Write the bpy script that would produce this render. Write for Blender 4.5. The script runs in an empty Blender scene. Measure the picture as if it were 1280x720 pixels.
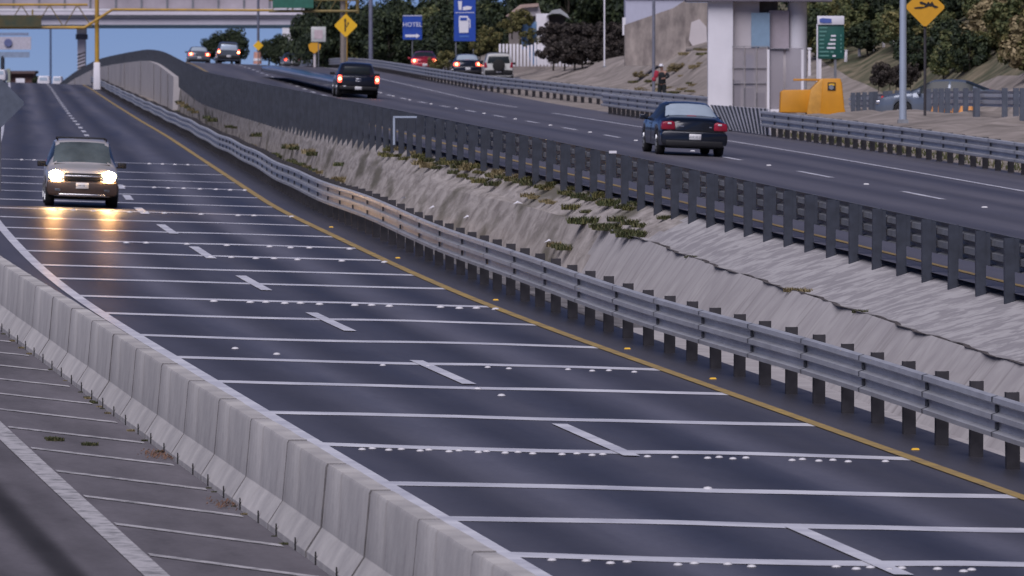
import bpy, bmesh, math, random
import numpy as np
from mathutils import Vector, Matrix

random.seed(7); np.random.seed(7)
C = bpy.context.scene.collection
sc = bpy.context.scene
PI = math.pi

# ------------------------------------------------------------------ camera, world, sun, exposure
F = 9200.0; CAMZ = 8.0; HY = 105.0
cd = bpy.data.cameras.new('camera'); cam = bpy.data.objects.new('camera', cd); C.objects.link(cam)
sc.camera = cam
cd.sensor_width = 36.0; cd.lens = F * 36.0 / 1280.0
cd.clip_start = 0.5; cd.clip_end = 20000
cam.location = (0, 0, CAMZ)
cam.rotation_euler = (PI / 2 - math.atan((360 - HY) / F), 0, 0)
cd.dof.use_dof = True; cd.dof.focus_distance = 103.0; cd.dof.aperture_fstop = 8.0

w = bpy.data.worlds.new('World'); sc.world = w; w.use_nodes = True
nt = w.node_tree; nt.nodes.clear()
sky = nt.nodes.new('ShaderNodeTexSky'); sky.sky_type = 'NISHITA'; sky.sun_disc = False
SUN_EL, SUN_AZ = math.radians(50), math.radians(200)
sky.sun_elevation = SUN_EL; sky.sun_rotation = SUN_AZ; sky.air_density = 0.5; sky.dust_density = 0.0; sky.ozone_density = 8.0; sky.altitude = 2600
bg = nt.nodes.new('ShaderNodeBackground'); bg.inputs[1].default_value = 0.05
wo = nt.nodes.new('ShaderNodeOutputWorld')
wbm = nt.nodes.new('ShaderNodeMix'); wbm.data_type = 'RGBA'; wbm.blend_type = 'MULTIPLY'; wbm.inputs[0].default_value = 1; wbm.inputs[7].default_value = (0.97, 0.87, 1.07, 1)
nt.links.new(sky.outputs[0], wbm.inputs[6]); nt.links.new(wbm.outputs[2], bg.inputs[0]); nt.links.new(bg.outputs[0], wo.inputs[0])
sl = bpy.data.lights.new('sun', 'SUN'); so = bpy.data.objects.new('sun', sl); C.objects.link(so)
sl.energy = 3.5; sl.angle = math.radians(55); sl.color = (1.0, 0.94, 1.0)
sd = Vector((math.sin(SUN_AZ) * math.cos(SUN_EL), math.cos(SUN_AZ) * math.cos(SUN_EL), math.sin(SUN_EL)))
so.rotation_euler = (-sd).to_track_quat('-Z', 'Y').to_euler()
sc.view_settings.view_transform = 'Standard'; sc.view_settings.look = 'None'
sc.view_settings.exposure = 0.0; sc.view_settings.gamma = 1.0; sc.view_settings.use_curve_mapping = False
sc.cycles.use_denoising = True
sc.cycles.max_bounces = 5; sc.cycles.transparent_max_bounces = 6

# ------------------------------------------------------------------ materials
def nodes(m):
    m.use_nodes = True
    return m.node_tree.nodes, m.node_tree.links, m.node_tree.nodes['Principled BSDF']

def mat(name, col, rough=0.6, metal=0.0, col2=None, scale=4.0, var=0.25, bump=0.0, bscale=None, stretch=(1, 1, 1), coord='Object', emit=None, es=0, detail=6, trans=0, spec=None, contrast=(0.35, 0.68)):
    m = bpy.data.materials.new(name); N, L, b = nodes(m)
    b.inputs['Roughness'].default_value = rough; b.inputs['Metallic'].default_value = metal
    if spec is not None: b.inputs['Specular IOR Level'].default_value = spec
    if emit:
        b.inputs['Base Color'].default_value = (*col, 1)
        b.inputs['Emission Color'].default_value = (*emit, 1); b.inputs['Emission Strength'].default_value = es
        return m
    if col2 is None: col2 = tuple(c * (1 - var) for c in col)
    tc = N.new('ShaderNodeTexCoord'); mp = N.new('ShaderNodeMapping'); mp.inputs['Scale'].default_value = stretch
    L.new(tc.outputs[coord], mp.inputs[0])
    n = N.new('ShaderNodeTexNoise'); n.inputs['Scale'].default_value = scale; n.inputs['Detail'].default_value = detail; n.inputs['Roughness'].default_value = 0.6
    L.new(mp.outputs[0], n.inputs['Vector'])
    r = N.new('ShaderNodeValToRGB'); r.color_ramp.elements[0].position = contrast[0]; r.color_ramp.elements[1].position = contrast[1]
    r.color_ramp.elements[0].color = (*col2, 1); r.color_ramp.elements[1].color = (*col, 1)
    L.new(n.outputs[0], r.inputs[0]); L.new(r.outputs[0], b.inputs['Base Color'])
    if bump:
        n2 = N.new('ShaderNodeTexNoise'); n2.inputs['Scale'].default_value = bscale or scale * 4; n2.inputs['Detail'].default_value = 4
        L.new(mp.outputs[0], n2.inputs['Vector'])
        bp = N.new('ShaderNodeBump'); bp.inputs['Strength'].default_value = bump; bp.inputs['Distance'].default_value = 0.02
        L.new(n2.outputs[0], bp.inputs['Height']); L.new(bp.outputs[0], b.inputs['Normal'])
    return m

def asphalt(name, base, bands, rough=0.5, patch=0.35, spec=0.5):
    """bands: list of (centre offset, half width, factor) tyre-worn tracks running along the road (UV: u across, v along)."""
    m = bpy.data.materials.new(name); N, L, b = nodes(m)
    uv = N.new('ShaderNodeUVMap'); uv.uv_map = 'uv'
    sx = N.new('ShaderNodeSeparateXYZ'); L.new(uv.outputs[0], sx.inputs[0])
    def mt(op, a, c, x=None):
        n = N.new('ShaderNodeMath'); n.operation = op
        for i, v in enumerate((a, c, x)):
            if v is None: continue
            if isinstance(v, (int, float)): n.inputs[i].default_value = v
            else: L.new(v, n.inputs[i])
        return n.outputs[0]
    mp = N.new('ShaderNodeMapping'); mp.inputs['Scale'].default_value = (0.9, 0.02, 1); L.new(uv.outputs[0], mp.inputs[0])
    n1 = N.new('ShaderNodeTexNoise'); n1.inputs['Scale'].default_value = 1.0; n1.inputs['Detail'].default_value = 4; L.new(mp.outputs[0], n1.inputs[0])
    mp2 = N.new('ShaderNodeMapping'); mp2.inputs['Scale'].default_value = (1.2, 0.28, 1); L.new(uv.outputs[0], mp2.inputs[0])
    n2 = N.new('ShaderNodeTexNoise'); n2.inputs['Scale'].default_value = 1.0; n2.inputs['Detail'].default_value = 8; n2.inputs['Roughness'].default_value = 0.65; L.new(mp2.outputs[0], n2.inputs[0])
    n3 = N.new('ShaderNodeTexNoise'); n3.inputs['Scale'].default_value = 9; n3.inputs['Detail'].default_value = 8; n3.inputs['Roughness'].default_value = .75; L.new(uv.outputs[0], n3.inputs[0])
    fac = mt('MULTIPLY_ADD', mt('SUBTRACT', n1.outputs[0], 0.5), 1.0, 1.0)
    fac = mt('MULTIPLY_ADD', mt('SUBTRACT', n2.outputs[0], 0.5), patch, fac)
    fac = mt('MULTIPLY_ADD', mt('SUBTRACT', n3.outputs[0], 0.5), 0.7, fac)
    ux = mt('MULTIPLY_ADD', mt('SUBTRACT', n1.outputs[0], 0.5), 0.5, sx.outputs[0])
    for c0, hw, f in bands:
        d = mt('DIVIDE', mt('SUBTRACT', ux, c0), hw)
        g = mt('POWER', 2.718, mt('MULTIPLY', mt('MULTIPLY', d, d), -1.0))
        fac = mt('MULTIPLY', fac, mt('MULTIPLY_ADD', g, f - 1.0, 1.0))
    cr = N.new('ShaderNodeMix'); cr.data_type = 'RGBA'; cr.blend_type = 'MULTIPLY'; cr.inputs[0].default_value = 1
    cc = N.new('ShaderNodeCombineColor')
    for i in range(3): L.new(fac, cc.inputs[i])
    cr.inputs[6].default_value = (*base, 1); L.new(cc.outputs[0], cr.inputs[7]); L.new(cr.outputs[2], b.inputs['Base Color'])
    L.new(mt('MULTIPLY_ADD', mt('SUBTRACT', n1.outputs[0], 0.5), 0.25, rough), b.inputs['Roughness'])
    b.inputs['Specular IOR Level'].default_value = spec
    bp = N.new('ShaderNodeBump'); bp.inputs['Strength'].default_value = 0.25; bp.inputs['Distance'].default_value = 0.004
    L.new(n3.outputs[0], bp.inputs['Height']); L.new(bp.outputs[0], b.inputs['Normal'])
    return m

def leafmat(name, c1, c2, c3):
    m = bpy.data.materials.new(name); N, L, b = nodes(m)
    g = N.new('ShaderNodeNewGeometry'); r = N.new('ShaderNodeValToRGB')
    r.color_ramp.elements[0].color = (*c1, 1); r.color_ramp.elements[1].color = (*c3, 1)
    e = r.color_ramp.elements.new(0.55); e.color = (*c2, 1)
    L.new(g.outputs['Random Per Island'], r.inputs[0]); L.new(r.outputs[0], b.inputs['Base Color'])
    b.inputs['Roughness'].default_value = 0.65; b.inputs['Specular IOR Level'].default_value = 0.25
    return m

def uvnoise(name, base, col2, sc_u, sc_v, rough=0.85, bump=0.4, contrast=(0.35, 0.65), extra=None):
    """mottled streaked surface driven by the sheet's own u (across) and v (along)."""
    m = bpy.data.materials.new(name); N, L, b = nodes(m)
    uv = N.new('ShaderNodeUVMap'); uv.uv_map = 'uv'
    mp = N.new('ShaderNodeMapping'); mp.inputs['Scale'].default_value = (sc_u, sc_v, 1); L.new(uv.outputs[0], mp.inputs[0])
    n = N.new('ShaderNodeTexNoise'); n.inputs['Scale'].default_value = 1; n.inputs['Detail'].default_value = 9; n.inputs['Roughness'].default_value = 0.62; n.inputs['Distortion'].default_value = 0.5
    L.new(mp.outputs[0], n.inputs[0])
    r = N.new('ShaderNodeValToRGB'); r.color_ramp.elements[0].position = contrast[0]; r.color_ramp.elements[1].position = contrast[1]
    r.color_ramp.elements[0].color = (*col2, 1); r.color_ramp.elements[1].color = (*base, 1)
    L.new(n.outputs[0], r.inputs[0]); src = r.outputs[0]
    if extra:
        c3, su, sv, lo, hi = extra
        mp2 = N.new('ShaderNodeMapping'); mp2.inputs['Scale'].default_value = (su, sv, 1); L.new(uv.outputs[0], mp2.inputs[0])
        n4 = N.new('ShaderNodeTexNoise'); n4.inputs['Scale'].default_value = 1; n4.inputs['Detail'].default_value = 5; L.new(mp2.outputs[0], n4.inputs[0])
        r2 = N.new('ShaderNodeValToRGB'); r2.color_ramp.elements[0].position = lo; r2.color_ramp.elements[1].position = hi; L.new(n4.outputs[0], r2.inputs[0])
        mx = N.new('ShaderNodeMix'); mx.data_type = 'RGBA'; L.new(r2.outputs[0], mx.inputs[0]); L.new(src, mx.inputs[6]); mx.inputs[7].default_value = (*c3, 1); src = mx.outputs[2]
    L.new(src, b.inputs['Base Color']); b.inputs['Roughness'].default_value = rough; b.inputs['Specular IOR Level'].default_value = 0.2
    bp = N.new('ShaderNodeBump'); bp.inputs['Strength'].default_value = bump; bp.inputs['Distance'].default_value = 0.05
    L.new(n.outputs[0], bp.inputs['Height']); L.new(bp.outputs[0], b.inputs['Normal'])
    return m

M = {}
M['asphalt_low'] = asphalt('asphalt_low', (0.080, 0.079, 0.098), [(-2.75, .45, .60), (-1.0, .45, .64), (.9, .45, .60), (2.6, .45, .64), (-1.85, .38, 1.4), (1.75, .38, 1.4), (4.3, .55, .55)], rough=0.47, spec=.42, patch=.6)
M['asphalt_up'] = asphalt('asphalt_up', (0.100, 0.096, 0.114), [(-4.4, .4, .75), (-2.6, .4, .78), (-.9, .4, .75), (.9, .4, .78), (2.6, .4, .76)], rough=0.5)
M['asphalt_side'] = asphalt('asphalt_side', (0.115, 0.108, 0.122), [(-7.98, .12, .45), (-8.16, .13, .40), (-8.06, .1, .6), (-7.6, .2, .8), (-8.9, .4, .85)], rough=0.8, patch=1.3, spec=0.25)
M['paint_white'] = mat('paint_white', (0.78, 0.78, 0.82), 0.36, col2=(0.50, 0.50, 0.55), scale=1.2, detail=10)
M['paint_worn'] = mat('paint_worn', (0.42, 0.41, 0.43), 0.7, col2=(0.17, 0.17, 0.18), scale=5, detail=12, contrast=(0.34, 0.55))
M['paint_yellow'] = mat('paint_yellow', (0.40, 0.28, 0.085), 0.6, col2=(0.24, 0.175, 0.09), scale=2, detail=10)
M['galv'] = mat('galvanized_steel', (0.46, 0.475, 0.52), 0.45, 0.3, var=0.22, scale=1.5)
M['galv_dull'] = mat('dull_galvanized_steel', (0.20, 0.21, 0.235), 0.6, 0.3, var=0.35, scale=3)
M['post'] = mat('weathered_post_steel', (0.048, 0.056, 0.078), 0.6, 0.2, var=0.35, scale=5)
M['post_brown'] = mat('grimy_post_steel', (0.05, 0.047, 0.055), 0.7, 0.1, var=0.4, scale=6)
M['joint'] = mat('dark_steel_joint', (0.04, 0.045, 0.06), 0.7, 0.1)
M['conc'] = mat('barrier_concrete', (0.50, 0.485, 0.475), 0.85, col2=(0.33, 0.32, 0.325), scale=1.6, detail=14, bump=0.35, bscale=30, stretch=(1, 1, .5), spec=.2)
_n = M['conc'].node_tree; _oi = _n.nodes.new('ShaderNodeObjectInfo'); _mr = _n.nodes.new('ShaderNodeMapRange'); _mr.inputs[3].default_value = .90; _mr.inputs[4].default_value = 1.05
_hv = _n.nodes.new('ShaderNodeHueSaturation'); _b = _n.nodes['Principled BSDF']; _src = _b.inputs['Base Color'].links[0].from_socket
_n.links.new(_oi.outputs['Random'], _mr.inputs[0]); _n.links.new(_mr.outputs[0], _hv.inputs['Value']); _n.links.new(_src, _hv.inputs['Color']); _n.links.new(_hv.outputs[0], _b.inputs['Base Color'])
_tc = _n.nodes.new('ShaderNodeTexCoord'); _mp = _n.nodes.new('ShaderNodeMapping'); _mp.inputs['Scale'].default_value = (2, 3.2, 1.1); _n.links.new(_tc.outputs['Object'], _mp.inputs[0])
_nn = _n.nodes.new('ShaderNodeTexNoise'); _nn.inputs['Scale'].default_value = 1; _nn.inputs['Detail'].default_value = 8; _n.links.new(_mp.outputs[0], _nn.inputs[0])
_rr = _n.nodes.new('ShaderNodeValToRGB'); _rr.color_ramp.elements[0].position = .56; _rr.color_ramp.elements[1].position = .72; _rr.color_ramp.elements[0].color = (1, 1, 1, 1); _rr.color_ramp.elements[1].color = (.5, .46, .45, 1); _n.links.new(_nn.outputs[0], _rr.inputs[0])
_mm = _n.nodes.new('ShaderNodeMix'); _mm.data_type = 'RGBA'; _mm.blend_type = 'MULTIPLY'; _mm.inputs[0].default_value = .45; _n.links.new(_hv.outputs[0], _mm.inputs[6]); _n.links.new(_rr.outputs[0], _mm.inputs[7]); _n.links.new(_mm.outputs[2], _b.inputs['Base Color'])
M['grime'] = mat('grimy_concrete', (.16, .15, .15), .9, var=.5, scale=6)
M['dark'] = mat('dark_gap', (0.015, 0.014, 0.014), 0.9)
M['slope'] = uvnoise('median_slope_concrete', (0.385, 0.37, 0.375), (0.30, 0.285, 0.295), 1.8, 1.1, bump=0.15, extra=((0.25, 0.235, 0.24), 1.1, 3.5, 0.52, 0.72))
M['slope_top'] = uvnoise('median_top_concrete', (0.37, 0.36, 0.37), (0.245, 0.235, 0.25), 2.3, 1.7, bump=0.2, contrast=(0.46, 0.54), extra=((.28, .27, .28), 5, 6, .48, .68))
M['earth'] = uvnoise('median_earth', (0.38, 0.35, 0.335), (0.20, 0.18, 0.17), 3.4, 1.0, bump=1.2, contrast=(.33, .62), extra=((0.13, 0.12, 0.10), 0.9, 0.22, 0.52, 0.64))
M['gutter'] = uvnoise('gutter_concrete', (0.22, 0.21, 0.215), (0.10, 0.095, 0.10), 2, 0.8, bump=0.5)
M['soil'] = mat('pale_soil', (0.31, 0.27, 0.25), 0.95, col2=(0.16, 0.14, 0.125), scale=.8, detail=14, bump=1.0, bscale=3)
M['hill'] = mat('scrubby_hillside', (0.20, 0.165, 0.11), 0.95, col2=(0.055, 0.06, 0.03), scale=.9, detail=12, bump=.9, bscale=3, contrast=(.4, .66))
M['ground'] = mat('dry_ground', (0.15, 0.13, 0.10), 0.95, col2=(0.07, 0.075, 0.045), scale=.05, detail=12)
M['wallc'] = mat('retaining_wall_concrete', (0.46, 0.44, 0.45), 0.85, col2=(0.31, 0.29, 0.30), scale=.7, detail=10, stretch=(1, 1, .4))
M['stone'] = mat('rough_stone_wall', (0.36, 0.315, 0.29), 0.9, col2=(0.15, 0.13, 0.125), scale=1.6, detail=12, bump=.6, bscale=4, stretch=(1, 1, .5))
M['white'] = mat('white_paint', (0.72, 0.71, 0.76), 0.55, var=.12, scale=.6)
M['white_warm'] = mat('warm_white_panel', (0.55, 0.51, 0.53), 0.55, var=.12, scale=.6)
M['pale_blue'] = mat('pale_blue_panel', (0.22, 0.33, 0.45), 0.5, var=.12)
M['blue_sign'] = mat('blue_sign', (0.012, 0.06, 0.36), 0.45, var=.15)
M['white_sign'] = mat('white_sign', (0.66, 0.66, 0.72), 0.5, var=.06)
M['green_sign'] = mat('green_sign', (0.01, 0.09, 0.075), 0.5, var=.15)
M['green_text'] = mat('dim_green_lettering', (0.10, 0.25, 0.22), 0.5, var=.1)
M['yellow_sign'] = mat('yellow_sign', (0.75, 0.43, 0.01), 0.5, var=.08)
M['amber_sign'] = mat('amber_sign', (0.60, 0.30, 0.012), 0.5, var=.08)
M['yellow_steel'] = mat('yellow_gantry_steel', (0.50, 0.29, 0.02), 0.55, col2=(0.33, 0.2, 0.04), scale=1)
M['olive'] = mat('olive_steel', (0.24, 0.18, 0.05), 0.6, col2=(0.13, 0.10, 0.04), scale=1)
M['black'] = mat('black_symbol', (0.012, 0.010, 0.01), 0.6)
M['orange'] = mat('yellow_orange_cabinet', (0.60, 0.26, 0.008), 0.55, var=.25, scale=1)
M['lamp_steel'] = mat('lamp_post_steel', (0.36, 0.42, 0.52), 0.5, .2, var=.12, scale=1)
M['rubber'] = mat('tyre_rubber', (0.012, 0.012, 0.013), 0.85)
M['rim'] = mat('wheel_rim', (0.35, 0.36, 0.38), 0.35, .7, var=.1)
M['plastic'] = mat('black_plastic', (0.014, 0.014, 0.017), 0.6, spec=.3)
M['lamplit_brown_plastic'] = mat('lamplit_brown_plastic', (.055, .034, .028), .5, var=.3)  # warm headlamp light painted into the bumper's brown
M['chrome'] = mat('chrome_trim', (0.6, 0.6, 0.62), 0.2, .9, var=.05)
M['plate'] = mat('number_plate', (0.62, 0.62, 0.64), 0.5, var=.05)
M['plate_ink'] = mat('plate_lettering', (0.2, 0.2, 0.24), 0.5)
M['red_lens'] = mat('red_lens', (0.30, 0.012, 0.035), 0.25, var=.3)
M['red_lit'] = mat('lit_red_lens', (0.5, 0.02, 0.02), 0.3, emit=(1, .10, .06), es=3.2)
M['amber_lit'] = mat('lit_bulb', (1, .5, .2), 0.3, emit=(1, .45, .16), es=14)
M['head_lit'] = mat('lit_headlamp', (1, 1, 1), 0.3, emit=(1, .58, .22), es=260)
M['glass'] = mat('car_glass', (0.02, 0.026, 0.03), 0.3, var=.1, spec=.3)
M['glass_painted_sky'] = mat('painted_sky_glass', (0.52, 0.62, 0.72), 0.25, .3, var=.1, spec=1.0)  # sky reflection painted into the pale blue base colour
M['red'] = mat('red_cloth', (0.35, 0.02, 0.05), 0.8)
M['skin'] = mat('skin', (0.35, 0.2, 0.15), 0.6)
M['cloth_dark'] = mat('dark_cloth', (0.012, 0.016, 0.02), 0.9)
M['mesh_frame'] = mat('enclosure_metal', (0.30, 0.29, 0.31), 0.5, .3)
M['bark'] = mat('bark', (0.06, 0.05, 0.04), 0.9, scale=6)
M['leaf_dark'] = leafmat('leaf_dark', (0.012, 0.02, 0.013), (0.022, 0.034, 0.018), (0.045, 0.06, 0.025))
M['leaf_mid'] = leafmat('leaf_mid', (0.035, 0.048, 0.022), (0.078, 0.095, 0.036), (0.15, 0.145, 0.062))
M['leaf_olive'] = leafmat('leaf_olive', (0.04, 0.045, 0.018), (0.10, 0.10, 0.035), (0.20, 0.17, 0.07))
M['grass'] = leafmat('grass_blades', (0.03, 0.042, 0.015), (0.065, 0.075, 0.03), (0.15, 0.13, 0.07))
M['straw'] = leafmat('dry_grass', (0.12, 0.095, 0.05), (0.20, 0.165, 0.085), (0.30, 0.24, 0.14))
M['brush_brown'] = leafmat('bare_brush', (0.018, 0.015, 0.015), (0.04, 0.034, 0.032), (0.085, 0.07, 0.06))

# ------------------------------------------------------------------ tagging and mesh helpers
def tag(o, label=None, cat=None, group=None, kind=None):
    if label: o['label'] = label
    if cat: o['category'] = cat
    if group: o['group'] = group
    if kind: o['kind'] = kind
    return o

def empty(name, loc, label, cat, group=None, rz=0.0):
    o = bpy.data.objects.new(name, None); C.objects.link(o); o.location = loc; o.rotation_euler = (0, 0, rz)
    o.empty_display_size = 0.2
    return tag(o, label, cat, group)

class MB:
    def __init__(s): s.v = []; s.f = []; s.uv = []; s.mi = []
    def add(s, vs, fs, mi=0):
        k = len(s.v); s.v += [tuple(v) for v in vs]; s.f += [tuple(i + k for i in f) for f in fs]; s.mi += [mi] * len(fs)
    def box(s, c, d, rz=0.0, mi=0, taper=1.0, rx=0.0, ry=0.0):
        R = Matrix.Rotation(rz, 3, 'Z') @ Matrix.Rotation(rx, 3, 'X') @ Matrix.Rotation(ry, 3, 'Y'); vs = []
        for z in (-1, 1):
            t = taper if z > 0 else 1.0
            for x, y in ((-1, -1), (1, -1), (1, 1), (-1, 1)):
                vs.append(Vector(c) + R @ Vector((x * d[0] / 2 * t, y * d[1] / 2 * t, z * d[2] / 2)))
        s.add(vs, [(3, 2, 1, 0), (4, 5, 6, 7), (0, 1, 5, 4), (1, 2, 6, 5), (2, 3, 7, 6), (3, 0, 4, 7)], mi); return s
    def tube(s, p0, p1, r0, r1=None, n=12, caps=True, mi=0):
        r1 = r0 if r1 is None else r1; p0 = Vector(p0); p1 = Vector(p1); d = (p1 - p0).normalized()
        a = d.orthogonal().normalized(); b = d.cross(a); vs = []
        for p, r in ((p0, r0), (p1, r1)):
            for i in range(n):
                t = 2 * PI * i / n; vs.append(p + a * (r * math.cos(t)) + b * (r * math.sin(t)))
        fs = [(i, (i + 1) % n, n + (i + 1) % n, n + i) for i in range(n)]
        if caps: fs += [tuple(range(n))[::-1], tuple(range(n, 2 * n))]
        s.add(vs, fs, mi); return s
    def prism(s, pts, y0, y1, mi=0):
        """pts: outline in (x, z), extruded from y0 to y1."""
        n = len(pts); vs = [(p[0], y0, p[1]) for p in pts] + [(p[0], y1, p[1]) for p in pts]
        s.add(vs, [tuple(range(n)), tuple(range(2 * n - 1, n - 1, -1))] + [(i, i + n, (i + 1) % n + n, (i + 1) % n) for i in range(n)], mi); return s
    def build(s, name, m, parent=None, smooth=False, bevel=0.0, seg=2, local=False, uv=None):
        me = bpy.data.meshes.new(name); vs = s.v
        if parent is not None and not local:
            off = parent.location; 
            if parent.parent is not None: off = off + parent.parent.location
            vs = [(a - off[0], b - off[1], c - off[2]) for a, b, c in vs]
        me.from_pydata(vs, [], s.f)
        for mm in (m if isinstance(m, (list, tuple)) else [m]): me.materials.append(mm)
        if isinstance(m, (list, tuple)):
            me.polygons.foreach_set('material_index', s.mi)
        if uv is not None:
            ul = me.uv_layers.new(name='uv')
            idx = np.empty(len(me.loops), dtype=np.int32); me.loops.foreach_get('vertex_index', idx)
            ul.data.foreach_set('uv', np.asarray(uv, dtype=np.float32)[idx].ravel())
        if bevel:
            bm = bmesh.new(); bm.from_mesh(me); bmesh.ops.remove_doubles(bm, verts=bm.verts, dist=1e-5)
            es = [e for e in bm.edges if len(e.link_faces) == 2 and e.calc_face_angle(0) > 0.5]
            bmesh.ops.bevel(bm, geom=es, offset=bevel, segments=seg, affect='EDGES', profile=0.5, clamp_overlap=True)
            bmesh.ops.recalc_face_normals(bm, faces=bm.faces); bm.to_mesh(me); bm.free(); smooth = True
        if smooth:
            me.polygons.foreach_set('use_smooth', [True] * len(me.polygons))
            if bevel: me.set_sharp_from_angle(angle=math.radians(50))
        o = bpy.data.objects.new(name, me); C.objects.link(o)
        if parent is not None: o.parent = parent
        return o

def copy_tree(o, parent=None):
    c = o.copy(); C.objects.link(c)
    if parent is not None: c.parent = parent
    for ch in list(o.children): copy_tree(ch, c)
    return c

# ------------------------------------------------------------------ the two carriageways as curves (offset u across, Y ahead)
def smooth_table(ys, vs, lo=-20, hi=1400, step=2.0, sig=10.0):
    g = np.arange(lo - 80, hi + 80, step)
    ys = np.array(ys, float); vs = np.array(vs, float)
    s0 = (vs[1] - vs[0]) / (ys[1] - ys[0]); s1 = (vs[-1] - vs[-2]) / (ys[-1] - ys[-2])
    v = np.interp(g, ys, vs); v = np.where(g < ys[0], vs[0] + (g - ys[0]) * s0, v); v = np.where(g > ys[-1], vs[-1] + (g - ys[-1]) * s1, v)
    k = int(4 * sig / step); ker = np.exp(-0.5 * (np.arange(-k, k + 1) * step / sig) ** 2); ker /= ker.sum()
    vp = np.pad(v, k, mode='reflect', reflect_type='odd'); v = np.convolve(vp, ker, mode='valid')
    return lambda y: float(np.interp(y, g, v))

low_px = [(1060, 690), (742, 551), (547, 463), (405, 402), (313, 355), (251, 316), (208, 286), (168, 254)]
low_far = [(107, 167, 28.8), (89, 146, 23.5), (75, 127, 18.6), (64, 110, 14.3)]
ly, lx = [], []
for x, y in low_px:
    S = .17 * (y + 55); ly.append(F / S); lx.append((x - 640) / S)
for x, y, S in low_far: ly.append(F / S); lx.append((x - 640) / S)
ly.append(760); lx.append(lx[-1] - 8); ly.append(1100); lx.append(lx[-1] - 22)
LX = smooth_table(ly, lx, sig=9)
ly2 = [0, 165, 195, 640, 720, 790, 860, 950, 1100, 1300]
lz2 = [-5.88, -3.01, -2.85, -0.37, 0.06, 0.05, -0.6, -2.6, -7, -13]
LZ0 = smooth_table(ly2, lz2, sig=12)
LZ = lambda y: LZ0(y) + CAMZ

up_px = [(1162, 246, 58), (875, 190, 47.6), (670, 154, 37.3), (502, 124, 28.8), (377, 89, 18.8)]
uy = [F / s for _, _, s in up_px]; ux = [(x - 640) / s for x, _, s in up_px]
uy += [532, 580, 640, 700, 800, 1100]; ux += [-16.4, -20.0, -24.8, -30.0, -39.5, -68]
UX = smooth_table(uy, ux, sig=12)
uy2 = [0, 193, 505, 560, 640, 700, 760, 820, 1100, 1300]
uz2 = [-5.405, -1.79, 1.03, 1.48, 1.42, 1.20, 0.15, -1.4, -9, -15]
UZ0 = smooth_table(uy2, uz2, sig=14)
UZ = lambda y: UZ0(y) + CAMZ
CL, CU = 0.032, 0.04

def frame(fx, Y):
    d = (fx(Y + 1) - fx(Y - 1)) / 2; n = math.hypot(1, d)
    return (1 / n, -d / n), (d / n, 1 / n)      # right normal, tangent
def low(Y, u, h=0.0):
    n, _ = frame(LX, Y); return Vector((LX(Y) + n[0] * u, Y + n[1] * u, LZ(Y) - CL * u + h))
def cu(u): return CU * u if u < 7 else CU * 7 + 0.0 * (u - 7)
def up(Y, u, h=0.0):
    n, _ = frame(UX, Y); return Vector((UX(Y) + n[0] * u, Y + n[1] * u, UZ(Y) - cu(u) + h))
def low_dir(Y): _, t = frame(LX, Y); return math.atan2(-t[0], t[1])   # rotation about z taking +y to the road's heading
def up_dir(Y): _, t = frame(UX, Y); return math.atan2(-t[0], t[1])
def P(px, py, Y): return Vector(((px - 640) * Y / F, Y, CAMZ - (py - HY) * Y / F))

def stations(y0, y1):
    out = []; y = y0
    while y < y1:
        out.append(y); y += 1.0 if y < 130 else (2.0 if y < 260 else 5.0)
    out.append(y1); return out

def ribbon(name, m, fn, ys, us, kind='structure', h=0.0, uvs=None):
    b = MB(); uv = []
    for Y in ys:
        for u in us:
            uu = u(Y) if callable(u) else u
            b.v.append(tuple(fn(Y, uu, h))); uv.append((uu, Y))
    nU = len(us)
    for i in range(len(ys) - 1):
        for j in range(nU - 1):
            b.f.append((i * nU + j, i * nU + j + 1, (i + 1) * nU + j + 1, (i + 1) * nU + j)); b.mi.append(0)
    o = b.build(name, m, uv=uv, smooth=True)
    if kind: o['kind'] = kind
    return o

# offsets of the rails
RL = 4.45                                                  # lower thrie rail, post line
RUt = smooth_table([60, 110, 145, 195, 257, 400, 532, 660, 900], [-7.5, -7.6, -7.6, -8.2, -8.4, -8.9, -9.2, -9.3, -9.3], sig=12)

# ------------------------------------------------------------------ structure: ground, roads, median
gb = MB(); gx = list(np.concatenate([np.linspace(-4000, -300, 12), np.linspace(-200, 200, 21), np.linspace(300, 4000, 12)]))
gy = list(np.concatenate([np.linspace(-200, 1200, 29), np.linspace(1400, 9000, 16)]))
for Y in gy:
    for X in gx:
        gb.v.append((X, Y, min(LZ(min(Y, 1300)), UZ(min(Y, 1300)), CAMZ + 0) - 1.6 - (0.5 if Y > 700 else 0)))
for i in range(len(gy) - 1):
    for j in range(len(gx) - 1):
        k = i * len(gx) + j; gb.f.append((k, k + 1, k + 1 + len(gx), k + len(gx))); gb.mi.append(0)
g = gb.build('ground', M['ground']); g['kind'] = 'structure'

YS = stations(-5, 1250)
ribbon('lower_road', M['asphalt_low'], low, YS, [-5.3, -4, -2.5, -1, 0, 1, 2.5, 3.7, 4.3, 4.85])
ribbon('upper_road', M['asphalt_up'], up, YS, [lambda Y: RUt(Y) + .05, -6, -4, -2, 0, 2, 4, 6, 6.9])
ribbon('side_road', M['asphalt_side'], low, stations(-5, 700), [-16, -12, -9, -8.2, -7.2, -6, -5.3])
ribbon('gutter', M['gutter'], low, stations(119, 1250), [4.82, 5.2, 5.6], h=0.01)

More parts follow.
